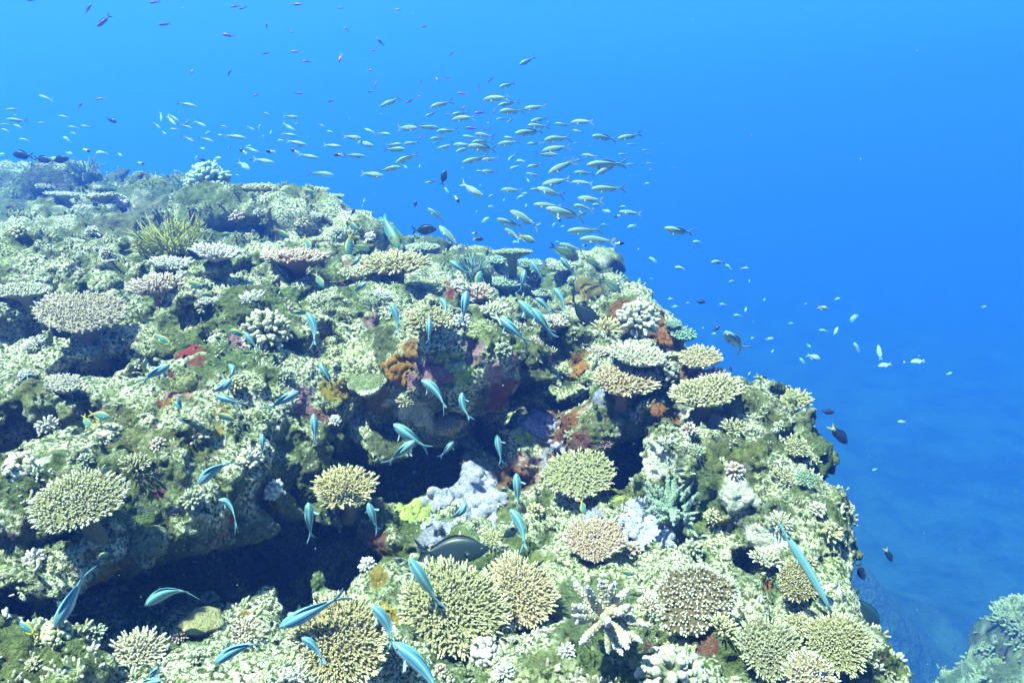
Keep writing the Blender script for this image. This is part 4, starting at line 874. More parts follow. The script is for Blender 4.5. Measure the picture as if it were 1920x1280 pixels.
def col_silver(x, h, k):   # x 0 tail .. 1 snout, h -1 belly .. 1 back : schooling fish seen in open water
    c = lerp3((.62,.74,.66), (.34,.50,.42), sstep(h, .1, .9)[..., None]) if False else None
    s = sstep(h, -.2, .75)[:, None]; c = np.array((.40,.58,.56))*(1-s)+np.array((.18,.38,.44))*s
    for hc, wd, cc, am in ((.42, .06, (.42,.42,.10), .7), (.62, .04, (.04,.09,.10), .6), (.20, .04, (.30,.42,.30), .35), (.82, .05, (.05,.10,.12), .6)):
        m = np.exp(-((h-hc)/wd)**2)[:, None]*am; c = c*(1-m)+np.array(cc)*m
    return c
def col_blue(x, h, k):     # the same fish over the reef, back towards the viewer
    s = sstep(h, -.35, .45)[:, None]; c = np.array((.30,.44,.48))*(1-s)+np.array((.085,.30,.45))*s
    for hc, wd, cc, am in ((.30, .08, (.50,.50,.10), .75), (.46, .06, (.01,.06,.10), .8), (.70, .06, (.01,.06,.10), .8), (.90, .04, (.40,.46,.14), .7), (.985, .012, (.01,.06,.10), .8), (.05, .04, (.03,.16,.24), .5)):
        m = np.exp(-((h-hc)/wd)**2)[:, None]*am; c = c*(1-m)+np.array(cc)*m
    return c
def solid(a, b=None):
    b = b or a
    return lambda x, h, k: np.array(a)*(1-sstep(h, -.4, .5)[:, None])+np.array(b)*sstep(h, -.4, .5)[:, None]
def col_yteal(x, h, k):    # teal damselfish with a yellow back and tail root
    c = np.broadcast_to(np.array((.08,.28,.32)), (len(x), 3)).copy(); m = (sstep(h, .55, .9)*sstep(x, .0, .2)*.9)[:, None]; c = c*(1-m)+np.array((.45,.38,.05))*m
    m = sstep(-x, -.22, -.05)[:, None]; return c*(1-m)+np.array((.45,.38,.05))*m
def col_ytail(x, h, k):
    c = np.broadcast_to(np.array((.012,.022,.05)), (len(x), 3)).copy(); m = sstep(-x, -.14, -.02)[:, None]; return c*(1-m)+np.array((.5,.4,.03))*m
def col_half(x, h, k):     # front black, rear white
    m = sstep(-x, -.38, -.30)[:, None]; return np.array((.012,.016,.03))*(1-m)+np.array((.85,.85,.82))*m
def col_parrot(x, h, k):
    s = sstep(x, .35, .75)[:, None]; c = np.array((.05,.18,.19))*(1-s)+np.array((.15,.19,.08))*s
    m = sstep(x, .86, .95)[:, None]; return c*(1-m)+np.array((.05,.32,.36))*m
def col_trump(x, h, k):
    s = sstep(h, -.2, .6)[:, None]; c = np.array((.26,.44,.46))*(1-s)+np.array((.11,.33,.38))*s
    m = (.35*(np.sin(h*9)*.5+.5))[:, None]; c = c*(1-m)+np.array((.36,.52,.52))*m
    return c*(1-sstep(-x, -.13, -.04)[:, None])+np.array((.03,.06,.10))*sstep(-x, -.13, -.04)[:, None]
KIND = { # shape, body colour, tail colour, tail tip, dorsal, pectoral
 'silver': ('slim', col_silver, (.36,.44,.38), (.01,.01,.015), (.30,.38,.34), (.34,.46,.42)),
 'blue': ('slim', col_blue, (.16,.32,.40), (.10,.22,.28), (.08,.26,.36), (.26,.42,.46)),
 'yteal': ('damsel', col_yteal, (.46,.38,.06), (.46,.38,.06), (.44,.38,.06), (.30,.46,.40)),
 'pale': ('damsel', solid((.52,.74,.64), (.30,.60,.56)), (.40,.60,.50), (.40,.6,.5), (.40,.62,.5), (.5,.7,.6)),
 'olive': ('damsel', solid((.20,.30,.16), (.06,.13,.10)), (.02,.03,.04), (.015,.02,.03), (.30,.28,.04), (.3,.3,.1)),
 'dark': ('damsel', solid((.018,.028,.06)), (.015,.02,.05), (.015,.02,.05), (.012,.02,.045), (.02,.03,.06)),
 'ytail': ('damsel', col_ytail, (.55,.45,.04), (.55,.45,.04), (.012,.02,.045), (.02,.03,.06)),
 'surgeon': ('surgeon', solid((.016,.03,.035), (.010,.022,.028)), (.010,.02,.03), (.01,.02,.03), (.010,.02,.026), (.03,.05,.05)),
 'half': ('damsel', col_half, (.8,.8,.78), (.85,.85,.82), (.03,.03,.05), (.03,.03,.05)),
 'purple': ('slim', solid((.30,.12,.42), (.16,.08,.34)), (.22,.10,.36), (.22,.1,.36), (.2,.1,.36), (.3,.15,.4)),
 'parrot': ('parrot', col_parrot, (.04,.20,.24), (.03,.18,.24), (.05,.20,.22), (.15,.2,.1)),
 'trumpet': ('trumpet', col_trump, (.03,.06,.1), (.01,.02,.04), (.04,.08,.12), (.2,.4,.4)),
 'darktrim': ('surgeon', solid((.02,.05,.06), (.014,.04,.06)), (.02,.05,.06), (.1,.3,.35), (.02,.08,.1), (.04,.08,.08))}
def fish_parts(kind, bend, lo=False):
    shp, colf, tailc, tipc, dorc, pecc = KIND[kind]; pr = np.array(PROF[shp]); TL = TAIL[shp][1]
    S, K = (12, 9) if lo else (28, 20); xs = 1-(np.linspace(0, 1, K)**1.25)
    xs[-1] = 0
    up = np.interp(xs, pr[::-1, 0], pr[::-1, 1]); dw = np.interp(xs, pr[::-1, 0], pr[::-1, 2]); wd = np.interp(xs, pr[::-1, 0], pr[::-1, 3])
    def X(x): return (x+TL)/(1+TL)-.5       # overall length 1, snout at +.5
    sc_ = 1/(1+TL)
    def warp(V):
        V = np.array(V, float); t = np.clip(.30-V[:, 0], 0, 1); 
        V[:, 1] += bend*t**2*.9; V[:, 0] += abs(bend)*t**2*.25; return V
    th = np.linspace(0, 2*np.pi, S, endpoint=False)
    z = np.sin(th); y = np.cos(th)
    V = np.zeros((K, S, 3)); V[:, :, 0] = X(xs)[:, None]
    yy = np.sign(y)*np.abs(y)**.85
    V[:, :, 1] = wd[:, None]*yy[None]*sc_; V[:, :, 2] = np.where(z[None] > 0, up[:, None]*z[None], dw[:, None]*z[None])*sc_
    I = np.arange(K*S).reshape(K, S); J = np.roll(I, -1, 1)
    Q = np.stack([I[:-1], I[1:], J[1:], J[:-1]], -1).reshape(-1, 4)
    cc = colf(np.repeat(xs, S), np.tile(z, K), kind); P = {'body': (warp(V.reshape(-1, 3)), Q, np.clip(cc, .005, .9))}
    def sheet(grid, th_, col, side=None):     # grid (a, b, 3) -> closed thin slab
        a, b = grid.shape[:2]; off = np.zeros(3); off[1 if side is None else side] = th_
        V = np.concatenate([(grid+off).reshape(-1, 3), (grid-off).reshape(-1, 3)]); I = np.arange(a*b).reshape(a, b)
        q = np.stack([I[:-1, :-1], I[1:, :-1], I[1:, 1:], I[:-1, 1:]], -1).reshape(-1, 4); n = a*b
        ring = np.concatenate([I[0, :], I[1:, -1], I[-1, -2::-1], I[-2:0:-1, 0]]); r2 = np.roll(ring, -1)
        Q = np.vstack([q, q[:, ::-1]+n, np.stack([ring, ring+n, r2+n, r2], 1)])
        c = np.asarray(col, float); c = np.broadcast_to(c, (a, b, 3)).reshape(-1, 3) if c.ndim > 1 else np.broadcast_to(c, (n, 3))
        return warp(V), Q, np.vstack([c, c])
    # tail: fan of rays from the root to the outline
    o = TAIL[shp][0]; outer = o[:4]; inner = o[3:]
    def half(s):
        m = 5; gr = np.zeros((m, 5, 3))
        oo = np.array([np.array(o[0])*(1-t)+0*t for t in (0,)])
        top = np.array([[np.interp(t, [0, .4, .75, 1], [p[0] for p in outer]), np.interp(t, [0, .4, .75, 1], [p[1] for p in outer])] for t in np.linspace(0, 1, m)])
        inn = np.array([[np.interp(t, [0, .3, .6, .85, 1], [inner[-1][0], inner[-2][0], inner[-3][0], inner[-4][0], inner[0][0]]), np.interp(t, [0, .3, .6, .85, 1], [0, inner[-2][1], inner[-3][1], inner[-4][1], inner[0][1]])] for t in np.linspace(0, 1, m)])
        root = np.array([0, 0.])
        inn2 = np.array([root*(1-min(1, t*4))+p*min(1, t*4) for t, p in zip(np.linspace(0, 1, m), inn)])
        for i in range(m):
            for j in range(5):
                p = top[i]*(1-j/4)+inn2[i]*(j/4); gr[i, j] = (X(p[0]), 0, s*p[1]*sc_)
        g_ = np.linspace(0, 1, m)[:, None, None]; k_ = sstep(g_, .72, .9)
        return sheet(gr, .0022, np.array(tailc)*(1-k_)+np.array(tipc)*k_+np.zeros((m, 5, 3)))
    P['tail_fin'] = join([half(1), half(-1)])
    def strip(spec, s):
        x0, x1, hh, sw = spec; m = 9; xx = np.linspace(x0, x1, m); base = np.interp(xx, pr[::-1, 0], pr[::-1, 1 if s > 0 else 2])
        gr = np.zeros((m, 3, 3)); prof = np.sin(np.linspace(.25, 2.95, m))**.6
        for j in range(3): gr[:, j, 0] = X(xx-sw*j/2); gr[:, j, 2] = s*(base-.008+hh*prof*j/2)*sc_
        return sheet(gr, .0022, dorc)
    P['dorsal_fin'] = strip(FINS[shp][0], 1); P['anal_fin'] = strip(FINS[shp][1], -1)
    xp = .70 if shp != 'trumpet' else .62; wp = np.interp(xp, pr[::-1, 0], pr[::-1, 3]); lp = .12 if shp != 'trumpet' else .035
    for i, s in enumerate((1, -1)):
        gr = np.zeros((4, 3, 3))
        for a in range(4):
            for b in range(3):
                t = a/3; wdt = (.018+.05*t)*(b-1)*(1 if t < 1 else .7)*(lp/.15)
                gr[a, b] = (X(xp-lp*t*.75-wdt*.2), s*(wp*.88+lp*t*(.62 if kind == 'blue' else .22))*sc_, (-.02-lp*t*.25+wdt)*sc_)
        P['pectoral_fin%d' % i] = sheet(gr, .002, pecc, 2)
    xe = .90 if shp != 'trumpet' else .84; we = np.interp(xe, pr[::-1, 0], pr[::-1, 3])*.92; re_ = {'slim': .016, 'damsel': .024, 'surgeon': .018, 'parrot': .014, 'trumpet': .010}[shp]
    for i, s in enumerate((1, -1)):
        rings = [(re_*math.sin(t)+1e-5, re_*math.cos(t)*.55) for t in np.linspace(.02, 1.8, 6)]
        v, q, c = lathe(rings, 10, (.012, .014, .02)); v = v.copy()
        vv = np.stack([v[:, 0]+X(xe), s*(v[:, 2]+we*sc_), v[:, 1]+.018], 1)
        pupil = (np.hypot(v[:, 0], v[:, 1]) < re_*.62)[:, None]
        P['eye%d' % i] = (warp(vv), q if s > 0 else q[:, ::-1], np.where(pupil, (.01, .01, .015), (.75, .72, .55) if kind in ('silver', 'pale') else (.12, .14, .14)))
    return P
CACHE = {}
def proto(kind, bend, big):
    k = (kind, bend, big)
    if k not in CACHE:
        P = fish_parts(kind, bend, not big)
        if big:
            d = {}
            for n_, a in P.items():
                me = mesh_np(n_.rstrip('01'), a[0], a[1]); paint(me, a[2]); me.materials.append(M_FISH if n_[:3] in ('bod', 'eye') else M_FIN); d[n_] = me
            CACHE[k] = d
        else:
            a = join([P[q] for q in ('body', 'tail_fin', 'dorsal_fin', 'anal_fin')]); me = mesh_np('fish', a[0], a[1]); paint(me, a[2]); me.materials.append(M_FISH); CACHE[k] = me
    return CACHE[k]
NAMES = {'silver': 'silver_fish', 'blue': 'striped_fish', 'yteal': 'damselfish', 'pale': 'small_fish', 'olive': 'damselfish', 'dark': 'dark_fish', 'ytail': 'dark_fish', 'surgeon': 'surgeonfish', 'half': 'two_tone_fish', 'purple': 'purple_fish', 'parrot': 'parrotfish', 'trumpet': 'trumpetfish', 'darktrim': 'dark_fish'}
def fish(kind, hx, hy, tx, ty, d, view=20, bend=0, dz=0, label=None, group=None, fat=1.0, big=None):
    """head and tail tip as seen in the photograph; d metres away; view = degrees the back is turned to the viewer; dz = how much farther the tail is"""
    H_, T_ = at(hx, hy, d-dz/2), at(tx, ty, d+dz/2); A = H_-T_; Ln = A.length; x = A.normalized(); mid = (H_+T_)/2
    per = CU-x*CU.dot(x)
    if per.length < .35: per = CR*(-1)-x*(-CR.dot(x))
    per.normalize(); tow = -mid.normalized(); tow = (tow-x*tow.dot(x)).normalized()
    per = (per-tow*per.dot(tow)).normalized()
    up = (per*math.cos(rad(view))+tow*math.sin(rad(view))).normalized(); y = up.cross(x)
    lpx = math.hypot(hx-tx, hy-ty); big = (lpx > 34) if big is None else big
    M = Matrix.Translation(mid)@Matrix((x, y, up)).transposed().to_4x4()@Matrix.Diagonal((Ln, Ln*fat*(1.45 if kind == 'blue' else 1.1), Ln*fat, 1))
    pr = proto(kind, bend, big)
    if big:
        root = bpy.data.objects.new(NAMES[kind], None); C.objects.link(root); root.matrix_world = M; root.empty_display_size = .05
        for n_, me in pr.items():
            o = bpy.data.objects.new(n_.rstrip('01'), me); C.objects.link(o); o.parent = root
    else:
        root = bpy.data.objects.new(NAMES[kind], pr); C.objects.link(root); root.matrix_world = M
    tag(root, label, 'fish', group); return root
rf = random.Random(11)
def Z(s, ox, oy, pts): return [tuple([p[0]/s+ox, p[1]/s+oy, p[2]/s+ox, p[3]/s+oy])+tuple(p[4:]) for p in pts]
SCHOOL = Z(3, 640, 100, [(1000,65,1100,20),(888,190,985,168),(798,262,950,240),(880,295,1000,270),(888,328,1030,322),(1020,315,1150,295),(220,300,335,250),(500,305,625,268),(472,355,548,328),
 (622,345,720,330),(622,375,760,350),(870,372,930,365),(930,395,975,358),(1065,385,1170,360),(1048,405,1170,412),(1290,390,1425,378),(1200,395,1300,408),(1300,430,1360,450),(1410,465,1545,485),(1552,480,1695,458),
 (430,420,300,425),(545,420,415,410),(535,440,655,430),(275,455,200,450),(130,425,185,445),(498,482,595,475),(512,505,560,508),(680,465,760,475),(752,452,860,470),(975,450,1150,445),(880,512,1005,495),(915,470,985,485),
 (1140,490,1290,462),(1042,512,1130,500),(1110,510,1165,505),(1128,550,1285,520),(538,540,630,510),(350,510,440,500),(340,510,240,525),(360,540,240,540),(182,522,75,495),(115,480,10,465),(628,515,735,515),(735,500,850,495),
 (715,518,880,550),(645,555,735,525),(678,615,840,580),(790,600,885,590),(305,620,430,550),(335,640,205,655),(135,580,10,570),(240,690,110,672),(938,605,978,560),(945,650,1010,630),(1215,572,1090,565),(1350,572,1445,578),
 (1380,628,1600,620),(1430,685,1560,610),(1165,675,1310,600),(1200,640,1330,605),(1310,600,1370,605),(1042,640,1140,628),(1040,675,1130,695),(1308,670,1420,675),(1295,725,1420,728),(1128,740,1285,705),(1062,765,1140,770),
 (1100,755,1255,810),(1405,762,1595,758),(898,768,1015,770),(758,662,820,668),(785,665,885,668),(470,730,545,722),(800,805,660,730),(1328,815,1470,825),(1305,855,1420,870),(1080,850,1235,860),(1150,870,1380,940),(1562,890,1685,900),
 (950,885,1110,975),(875,930,1025,990),(485,870,580,945),(550,970,665,1090),(920,985,1010,1045),(1270,1000,1465,990),(1340,1045,1540,1045),(1225,1070,1360,1110),(1817,980,1985,1030)])
LEFT = Z(3, 0, 100, [(30,318,105,312),(35,370,155,382),(0,400,75,400),(5,425,60,440),(75,400,130,420),(210,392,270,390),(325,352,400,362),(380,412,445,420),(455,405,520,420),(395,445,435,455),(105,480,170,492),(218,235,295,265),
 (75,345,105,350),(1105,300,1000,275),(910,395,905,325),(995,410,930,345),(1010,385,945,340),(1085,425,1000,395),(1165,415,1090,380),(940,460,905,435),(955,425,1015,432),(1095,500,1020,462),(1205,500,1115,468),(905,425,860,385),
 (1385,478,1260,460),(1280,415,1225,405),(1435,435,1390,410),(1515,345,1468,328),(1680,360,1580,355),(1665,440,1580,390),(1670,465,1575,450),(1725,515,1610,490),(1680,400,1640,390),(1830,415,1785,395),(1460,560,1370,525),
 (1545,615,1410,595),(1795,590,1665,570),(1880,685,1735,665),(1920,525,1810,515)])
FAINT = Z(3, 640, 100, [(1605,512,1665,512),(1690,545,1745,545),(1555,570,1620,565),(1600,625,1665,625),(1715,620,1770,622),(1705,568,1740,565),(1730,655,1765,655),(1855,643,1885,643),(1705,735,1735,738),(1795,512,1825,512),
 (1390,525,1415,522),(1325,540,1340,538),(1305,505,1340,508),(1250,590,1280,592)])
ORD = ['first','second','third','fourth','fifth','sixth','seventh','eighth','ninth','tenth','eleventh','twelfth','thirteenth','fourteenth','fifteenth','sixteenth','seventeenth','eighteenth','nineteenth','twentieth']
def rows(lst, desc, band, x0='left', step=12):
    """labels by row and by order within the row; lst of fish tuples"""
    s = sorted(range(len(lst)), key=lambda i: lst[i][1]+lst[i][3]); out_ = {}
    nb = (len(lst)+step-1)//step
    for b in range(nb):
        ids = sorted(s[b*step:(b+1)*step], key=lambda i: lst[i][0]+lst[i][2])
        for k, i in enumerate(ids):
            dsc = desc(lst[i]) if callable(desc) else desc
            row = 'top row' if b == 0 and nb > 1 else 'bottom row' if b == nb-1 and nb > 1 else ORD[b]+' row' if nb > 1 else 'group'
            out_[i] = '%s, %s from left in the %s of %s' % (dsc, ORD[k], row, band)
    return out_
def dsc_s(f):
    hx, hy, tx, ty = f[:4]; L_ = math.hypot(hx-tx, hy-ty); a = abs(hy-ty)/(abs(hx-tx)+1)
    return (('large' if L_ > 52 else 'small' if L_ < 32 else 'slim') if a <= .8 else 'steep')+' silver fish facing '+('left' if hx < tx else 'right')
lb = rows(SCHOOL, dsc_s, 'the school')
for i, f in enumerate(SCHOOL):
    L_ = math.hypot(f[0]-f[2], f[1]-f[3]); d = max(2.6, min(6.2, .17*F/max(L_, 26)))
    if f[1] > 360: d = min(d, 3.6)
    h = hit((f[0]+f[2])/2, (f[1]+f[3])/2)
    if h: d = min(d, h[2]-.25)
    fish('silver', *f[:4], d, view=rf.uniform(8, 30), bend=rf.choice([0, 0, .28, -.28]), dz=rf.uniform(-.03, .04)*d/4, label=lb[i], group='silver fish schooling above the reef', fat=rf.uniform(1.15, 1.45), big=L_ > 30)
lb = rows(LEFT, dsc_s, 'the left shoal')
for i, f in enumerate(LEFT):
    L_ = math.hypot(f[0]-f[2], f[1]-f[3]); d = max(4.5, min(8.0, .17*F/max(L_, 18)))+(1.0 if f[0] < 200 else 0)
    fish('silver', *f[:4], d, view=rf.uniform(5, 25), bend=rf.choice([0, .28, -.28]), label=lb[i], group='silver fish shoaling over the left reef', fat=1.1, big=False)
lb = rows(FAINT, 'faint distant silver fish', 'the right fringe')
for i, f in enumerate(FAINT):
    fish('silver', *f[:4], 10.5+rf.random()*2, label=lb[i], group='distant fish right of the school', fat=1.2, big=False)
fish('silver', 1358, 622, 1394, 655, 2.9, view=20, dz=.09, fat=1.6, label='plump silver striped fish turning away alone in the blue right of the reef', group=None)
# purple fish high in the water
PUR_ = [(p[0], p[1], p[2], p[3]) for p in ((195,40,34,40),(428,66,26,-10),(553,97,20,0),(498,100,14,10),(638,108,22,75),(310,45,26,10),(560,8,22,5),(455,15,16,20),(745,18,14,0),(795,50,14,10),(712,78,20,-50),(700,95,12,0),(650,55,14,-40),
 (500,48,12,90),(360,133,12,80),(430,137,16,70),(575,115,18,0),(620,190,14,20),(480,178,14,30),(560,175,16,0),(60,0,20,10),(165,17,22,60),(290,4,20,10),(692,132,16,5),(693,172,12,15),(704,158,14,80),(788,155,12,80),(819,148,14,-60),
 (838,145,14,0),(898,165,14,80),(867,175,20,-5),(784,181,12,10),(768,190,16,20),(900,211,24,5),(920,150,16,30),(870,201,14,60),(927,208,14,75),(885,240,26,0),(790,257,14,40),(842,215,12,0),(911,242,14,0),(440,12,18,10),(350,230,16,60),
 (150,198,16,55),(188,185,18,10),(640,15,14,0),(847,100,12,50),(545,60,12,0))]
pl_ = [(px-math.cos(rad(a))*L_/2, py+math.sin(rad(a))*L_/2, px+math.cos(rad(a))*L_/2, py-math.sin(rad(a))*L_/2) for px, py, L_, a in PUR_]
lb = rows(pl_, 'small purple fish', 'the scattered purple fish')
for i, f in enumerate(pl_):
    s_ = rf.random() < .6; f = f if s_ else (f[2], f[3], f[0], f[1])
    L_ = PUR_[i][2]; fish('purple', *f, max(5.2, min(9, .11*F/L_)), view=rf.uniform(-20, 20), bend=rf.choice([0, .28, -.28]), label=lb[i], group='small purple fish high in the water', fat=1.35, big=False)
def spot(kind, px, py, L_, ang, d, label, group=None, flip=False, **k):
    a = rad(ang); dx, dy = math.cos(a)*L_/2, -math.sin(a)*L_/2; s_ = -1 if flip else 1      # ang: direction the head points to
    return fish(kind, px+dx*s_, py+dy*s_, px-dx*s_, py-dy*s_, d, label=label, group=group, **k)
# small pale fish in the blue, right of and around the school
PALE = [(1200+x/3, 420+y/3, l/3*1.25, a) for x, y, l, a in ((72,200,38,150),(223,247,45,170),(437,215,60,0),(497,240,35,-40),(588,250,38,0),(518,322,30,10),(615,320,14,80),(63,307,14,0),(80,432,30,-30),(172,421,25,10),(270,443,15,0),(195,464,30,0),
 (465,452,30,0),(548,514,36,0),(845,560,30,0),(1203,525,42,210),(1103,598,35,240),(1033,601,42,170),(415,616,24,0),(632,640,18,30),(730,645,38,0),(950,685,30,-50),(912,768,34,-45),(1217,690,45,120),(745,715,15,45),(700,425,14,60),(595,480,25,80),(320,100,38,0))]
PALE += [(960+x/4, 260+y/4, l/4*1.1, a) for x, y, l, a in ((65,168,60,0),(120,312,34,-60),(60,438,55,20),(105,500,26,80),(635,497,60,0),(710,543,60,-20),(518,558,40,-45),(825,512,55,0),(897,657,60,20),(318,643,44,50),(690,645,40,0),(380,657,25,0),(335,775,34,0),(1010,338,40,0),(25,775,40,10),(95,410,34,0))]
PALE += [(480+x/4, 260+y/4, l/4*1.1, a) for x, y, l, a in ((1428,385,44,-50),(1770,428,50,20),(1860,460,24,80),(1760,508,38,10),(1720,608,60,30),(812,465,40,80),(800,505,22,60),(1228,207,26,85),(1550,220,20,0),(1683,350,20,60),(1655,550,22,70),(1120,212,44,-40))]
PALE += [(x/3, 100+y/3, l/3*1.3, a) for x, y, l, a in ((360+15,482,36,-30),(1243,462,28,0),(1293,530,26,60),(1140,535,22,-20),(1525,445,22,80),(1175,448,34,20),(570,560,48,0),(390,562,34,-20),(675,570,24,-40),(1105,590,22,70),(1330,687,26,0),(1580,490,26,0),(1400,522,26,0),(1690,522,28,10),(1375,632,60,-35),(990,662,24,0),(1225,590,34,0),(1860,445,34,-20),(10,568,30,0),(1460,415,22,70),(1480,470,16,85))]
PALE += [(1690,790,14,0),(1780,700,12,10),(1845,575,10,0),(1640,880,10,20),(1570,560,12,10),(1600,596,16,60),(1510,570,8,0),(1405,700,8,60)]
pf = [(p[0]-p[2]/2, p[1], p[0]+p[2]/2, p[1]) for p in PALE]
lb = rows(pf, lambda f: 'small pale green fish' if f[2]-f[0] > 14 else 'tiny pale green fish', 'all pale ones', step=14)
for i, (px, py, L_, a) in enumerate(PALE):
    d = max(3.0, min(8.5, .085*F/L_)); h = hit(px, py)
    if h: d = min(d, h[2]-.2)
    spot('pale', px, py, L_, a, d, lb[i], 'small pale green fish in the open water', flip=rf.random() < .5, view=rf.uniform(0, 25), big=L_ > 22, fat=.95)
spot('pale', 1526, 669, 26, -20, 3.4, 'plump pale blue fish with a yellow tail root below the pale ones at right', view=10, big=True)
spot('pale', 1649, 660, 27, 100, 3.4, 'slender pale fish swimming steeply upward right of the reef', view=30, fat=.8, big=True)
spot('pale', 1658, 684, 24, 190, 3.6, 'pale yellowish fish right beneath the steeply swimming one', view=0, fat=.8, big=True)
spot('pale', 1720, 677, 26, 185, 3.6, 'pale fish with a dark tail farthest to the right of its line', view=0, fat=.8, big=True)
spot('yteal', 1543, 577, 20, -10, 4.0, 'small yellow backed fish alone above the pale ones at right', view=0, big=False)
# two tone fish: black in front, white behind
for px, py, L_, a, nm in ((163,282,14,-25,'nearest the top left skyline'),(265,306,12,-20,'skimming the skyline left of the cabbage mound'),(455,283,16,150,'below the left shoal, first of three in line'),(507,284,17,180,'below the left shoal, second of three in line'),(552,283,16,160,'below the left shoal, third of three in line'),
        (634,290,16,190,'just left of a silver fish at mid left'),(1162,456,18,0,'under the right end of the school'),(1048,411,12,-60,'hanging below the large silver fish'),(1157,405,12,200,'beside the rightmost silver fish'),(857,374,16,-60,'between the school and the outcrop'),(890,437,10,0,'above the dark fish with the yellow tail'),(1096,460,10,0,'above the reef saddle')):
    spot('half', px, py, L_, a, 3.6 if L_ > 13 else 4.6, 'black and white fish '+nm, 'black and white fish', view=5, big=False)
# dark fish
DK_ = [('dark',42,291,38,175,6.0,'dark oval fish at the far left skyline'),('dark',80,299,32,-10,6.2,'dark fish half hidden behind the far left skyline'),('surgeon',112,300,36,10,6.2,'dark surgeonfish right of the half hidden one at the far left'),
 ('dark',210,226,20,-20,7.0,'lone dark fish in the left shoal'),('dark',380,300,12,0,6,'tiny dark fish above the teal mound'),('surgeon',832,333,30,75,4.2,'dark blue fish diving steeply under the school'),
 ('surgeon',796,431,46,3,4.0,'long dark fish hovering right of the outcrop'),('ytail',897,448,20,-5,3.8,'round dark fish with a yellowish tail above the saddle'),('dark',779,383,13,75,4.5,'small dark fish upright beside the outcrop'),
 ('dark',1314,566,18,0,4.5,'dark oval fish above the small teal table coral'),('dark',1344,616,15,35,4.5,'small dark fish left of the plump silver fish'),('ytail',1430,712,32,-35,3.2,'dark fish with yellow tail resting on the top of the right hand reef'),
 ('dark',1370,691,11,-70,4.5,'tiny dark fish above the wide olive table coral'),('ytail',1573,815,46,-48,2.5,'big dark fish with a yellow tail off the right edge'),('dark',1553,772,24,-3,3.0,'small dark fish above the yellow tailed one'),
 ('dark',1551,847,10,-60,3.5,'tiny dark fish below the yellow tailed one'),('dark',1552,893,9,-10,3.5,'tiniest dark fish further below the yellow tailed one'),('dark',1511,866,12,-30,3.0,'tiny dark fish touching the right edge of the reef'),
 ('ytail',1666,1040,28,-65,2.7,'dark fish with faint yellow tail below the lower right knoll'),('dark',1615,1072,32,-70,2.35,'dark fish half hidden behind the lower right knoll'),
 ('darktrim',1622,1148,92,-58,1.95,'largest dark fish diving beside the bottom right corals'),('dark',1541,1268,40,-30,1.35,'dark fish at the bottom edge over the tan coral'),
 ('surgeon',1096,588,76,-42,3.05,'dark green surgeonfish nosing down on the mid reef'),('surgeon',955,1000,40,30,1.98,'dark teal surgeonfish squeezed right of the lunate tailed one'),
 ('dark',327,957,26,30,1.55,'deep blue fish over the left crevice'),('surgeon',662,398,14,60,4.2,'small dark fish close to the right side of the outcrop'),('dark',1275,882,18,0,2.1,'deep blue fish between the pale rocks above the teal staghorn')]
for kd, px, py, L_, a, d, lab in DK_:
    h = hit(px, py)
    if h: d = min(d, h[2]-.12)
    spot(kd, px, py, L_, a, d, lab, view=8, big=L_ > 26, fat=1.0 if kd != 'dark' else 1.05)
fish('surgeon', 915, 1030, 780, 1036, 1.95, view=6, label='black surgeonfish with crescent tail lying in front of the lilac grey crust', big=True)
fish('half', 962, 626, 926, 590, 2.55, view=30, label='black fish with a white tail on the mid reef beside striped fish', big=True)
fish('half', 620, 716, 600, 690, 2.3, view=30, label='black fish with a white tail beside the green honeycomb coral', big=True)
fish('parrot', 748, 466, 716, 403, 4.1, view=10, dz=.05, label='teal and yellow parrotfish nosing down beside the outcrop', big=True)
fish('parrot', 757, 452, 736, 420, 4.0, view=20, label='smaller striped fish in front of the parrotfish', big=True, fat=.8)
fish('trumpet', 1459, 980, 1577, 1162, 1.72, view=35, bend=.10, label='long slender trumpet fish slanting across the olive brown plate coral', big=True, fat=1.15)
fish('half', 1440, 0, 1441, 1, 3, label=None) if False else None
# striped blue fish over the reef: head x, y, tail x, y, back to viewer, bend
BLUE = [(106,1170,160,1074,70,0),(276,1132,356,1072,40,.5),(530,1172,640,1118,60,0),(568,1196,613,1222,65,.28),(770,1050,822,1132,70,0),(700,1138,750,1186,65,.28),(742,1208,845,1282,65,.28),(408,1240,484,1180,60,.28),
 (578,945,583,1006,75,0),(691,945,708,992,75,0),(872,945,852,990,60,.5),(968,890,973,946,75,0),(959,957,1000,1012,70,.28),(376,905,424,848,65,.28),(412,937,456,945,60,.8),(557,735,503,766,65,0),
 (588,778,592,828,80,0),(793,714,848,748,60,.28),(866,738,866,784,80,-.28),(741,797,800,840,60,0),(775,828,729,866,60,0),(850,828,826,856,60,0),(492,815,492,850,75,0),(932,818,940,865,75,0),(316,684,268,714,60,0),
 (432,712,400,750,70,.28),(408,742,452,756,60,0),(430,684,456,708,55,.8),(460,624,482,654,60,0),(577,588,606,638,65,.28),(734,572,758,615,70,.28),(805,598,804,642,80,0),(826,560,852,586,60,.5),(874,548,868,604,75,0),
 (940,598,988,640,60,0),(975,566,1030,622,55,0),(1000,580,1036,630,60,0),(1006,560,1038,580,50,.28),(1040,542,1070,574,55,.28),(845,490,878,514,50,0),(984,508,976,545,65,0),(996,490,1018,524,50,0),(1052,484,1074,512,50,0),
 (672,482,663,508,60,.5),(686,530,660,550,60,0),(333,745,341,768,70,0),(600,684,620,716,60,0),(281,1268,300,1248,60,0),(300,1275,262,1282,60,0)]
